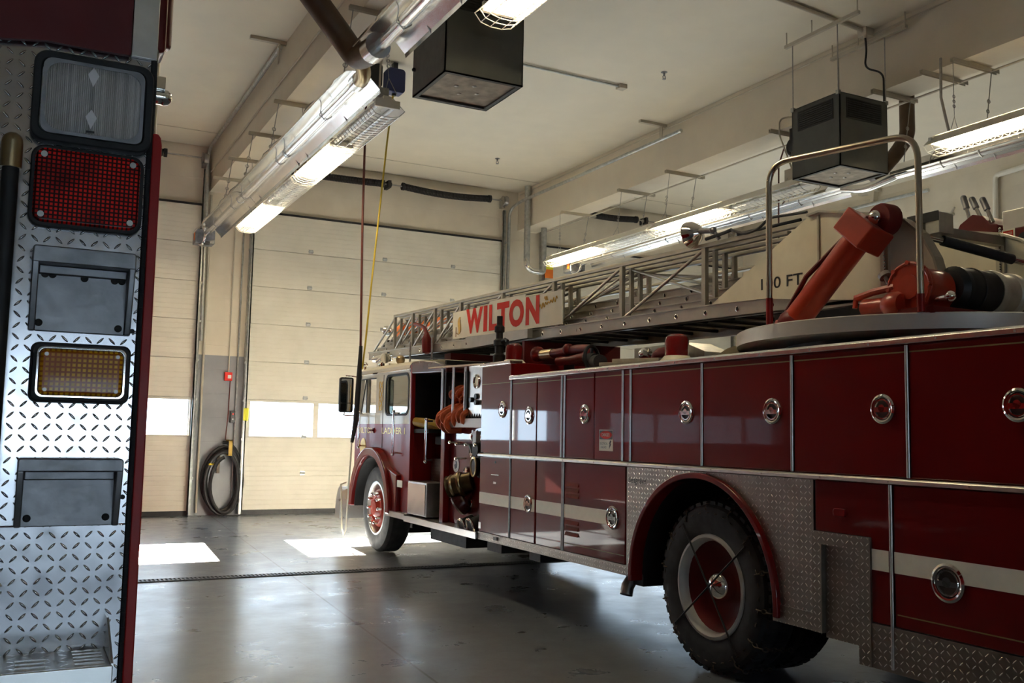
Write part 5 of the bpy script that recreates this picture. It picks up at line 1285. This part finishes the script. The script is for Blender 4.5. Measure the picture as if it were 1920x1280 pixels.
# portable monitor lying on deck: red piping with a black hand wheel
t = deckthing('water_monitor', 'red water monitor with brass band and black handwheel lying under the ladder', 'water monitor', (4.4, 7.5, DZ+.1))
MB().tube(path((4.38, 8.05, 2.25), (4.38, 7.66, 2.245), (4.40, 7.30, 2.26), (4.40, 7.10, 2.245), (4.38, 7.06, 2.19), (4.38, 7.35, 2.165), (4.38, 7.62, 2.17), r=.08), .042, 12).sphere((4.38, 8.02, 2.26), .075, 14).sphere((4.38, 7.45, 2.265), .055, 12).build('red_pipe', M['dark_red_paint'], t)
MB().cyl((4.38, 7.92, 2.248), (4.38, 7.72, 2.246), .047, n=18).build('brass_band', M['bronze_pipe'], t)
MB().cyl((4.38, 7.12, 2.17), (4.37, 6.98, 2.155), .055, r2=.045).cyl((4.37, 6.97, 2.125), (4.31, 6.80, 2.115), .060, n=20).build('nozzle', M['diesel_black'], t)
MB().torus((4.36, 7.02, 2.165), (.35,-.9,0), .098, .016, 28, 8).bar((4.36, 7.02, 2.07), (4.36, 7.02, 2.26), .02, .02).build('handwheel', M['black_paint'], t)
MB().cyl((4.45, 7.55, 2.0), (4.45, 7.55, 2.17), .05).build('support_leg', M['diesel_black'], t)
t = deckthing('standpipe', 'tall black standpipe with couplings standing on the front cabinet', 'standpipe', (4.32, 8.73, 2.2))
pb = MB()
pb.lathe([(.062,0),(.062,.10),(.045,.12),(.045,.19),(.060,.20),(.060,.25),(.036,.27),(.036,.33),(.052,.34),(.052,.39),(.030,.41),(.030,.50)], (4.32, 8.73, 2.19), (0,0,1), 20)
pb.build('pipe', M['diesel_black'], t)
MB().tube([(4.32, 8.70, 2.43), (4.31, 8.58, 2.445), (4.30, 8.50, 2.42)], .014, 8).build('handle', M['diesel_black'], t)
t = deckthing('chrome_floodlight', 'small chrome floodlight on the deck behind the wooden boards', 'light', (4.5, 6.4, DZ))
MB().lathe([(.055,0),(.058,.01),(.045,.04),(.02,.06)], (4.50, 6.42, 2.16), (-.6,-.8,.1), 22).build('lamp', M['chrome'], t)
MB().cyl((4.52, 6.42, 2.0), (4.52, 6.42, 2.16), .012).sphere((4.50, 6.32, 2.10), .03, 12).build('stand', M['chrome'], t)
t = deckthing('valve_elbow', 'dark red valve elbow on the deck beside the red beacon', 'valve', (4.5, 6.1, DZ))
MB().tube(path((4.50, 6.28, 2.04), (4.50, 6.26, 2.15), (4.50, 6.10, 2.16), (4.50, 5.92, 2.15), r=.07), .048, 14).cyl((4.50, 6.02, 2.15), (4.50, 6.02, 2.25), .035).build('body', M['dark_red_paint'], t)
MB().lathe([(.058,0),(.058,.06),(.045,.08)], (4.50, 5.98, 2.15), (-.5,-.86,0), 20).build('outlet', M['diesel_black'], t)
MB().box(4.30, 4.60, 5.85, 6.32, DZ+.03, 2.045).build('tray', M['diesel_black'], t)
for k, (y0, x_, z_) in enumerate(((6.62, 4.22, 2.075), (6.55, 4.30, 2.105))):
    tag(MB().bar((x_, y0, z_), (x_+.10, y0-.50, z_-.015), .09, .028).build('wooden_board', M['weathered_board'], bevel=.003), ('weathered board on the truck deck with red marks, the lower of two', 'weathered board on the truck deck, resting on the other board')[k], 'board')
tp = MB(); random.seed(3)
n, m = 18, 12
vs = []; ff = []
for i in range(n+1):
    for j in range(m+1):
        u, v = i/n, j/m
        e_ = (math.sin(PI*u)*math.sin(PI*v))**.5 if 0 < u < 1 and 0 < v < 1 else 0
        vs.append((4.22+.40*u, 5.00+.46*v, 2.005+e_*(.10+.025*math.sin(9*u+4*v)+.02*math.sin(13*v))))
for i in range(n):
    for j in range(m): ff.append((i*(m+1)+j, (i+1)*(m+1)+j, (i+1)*(m+1)+j+1, i*(m+1)+j+1))
tp.add(vs, ff); tp.add([vs[0], vs[m], vs[-1], vs[n*(m+1)]], [(0,1,2,3)])
tag(tp.build('canvas_tarp', M['canvas_tarp']), 'crumpled brown canvas tarp on the deck tucked by the turntable', 'tarp')
MB().prism([(7.62, 2.0), (8.85, 2.0), (8.85, 2.47), (7.95, 2.47), (7.62, 2.36)], 'x', 6.05, 6.40).build('deck_locker', M['brushed_aluminium'], lt, bevel=.006)

# ------------------------------------------------------------------ daylight, sun, camera
sc = bpy.context.scene
w = bpy.data.worlds.new('daylight'); sc.world = w; w.use_nodes = True
bg = w.node_tree.nodes['Background']; bg.inputs[0].default_value = (.64, .82, 1.0, 1); bg.inputs[1].default_value = 8.0
sun = bpy.data.lights.new('sun', 'SUN'); sun.energy = 240; sun.angle = math.radians(.53); sun.color = (1, .93, .79)
so = bpy.data.objects.new('sun', sun); COL.objects.link(so)
so.rotation_euler = Vector((-.078, -1, -.335)).to_track_quat('-Z', 'Y').to_euler()

cam = bpy.data.cameras.new('camera'); co = bpy.data.objects.new('camera', cam); COL.objects.link(co)
F = 1804.076
cam.sensor_width = 36; cam.lens = F*36/1920; cam.clip_start = .05
R = Matrix(((.88932222, .06079547, .4532217), (-.45687064, .07614511, .8862681), (.01937047, -.9952416, .0954932)))
rt, dn, fw = (Vector((R[0][i], R[1][i], R[2][i])) for i in range(3))
mw = Matrix(((rt.x, -dn.x, -fw.x, 0), (rt.y, -dn.y, -fw.y, 0), (rt.z, -dn.z, -fw.z, 1.5), (0, 0, 0, 1)))
co.matrix_world = mw
sc.camera = co

sc.view_settings.view_transform = 'Standard'; sc.view_settings.look = 'None'
sc.view_settings.exposure = 0.32; sc.view_settings.gamma = 1; sc.view_settings.use_curve_mapping = False
cy = sc.cycles
cy.use_denoising = True; cy.max_bounces = 10; cy.diffuse_bounces = 5; cy.glossy_bounces = 5; cy.transparent_max_bounces = 12
cy.sample_clamp_indirect = 40; cy.caustics_reflective = True; cy.caustics_refractive = False; cy.blur_glossy = .6
cy.use_light_tree = True
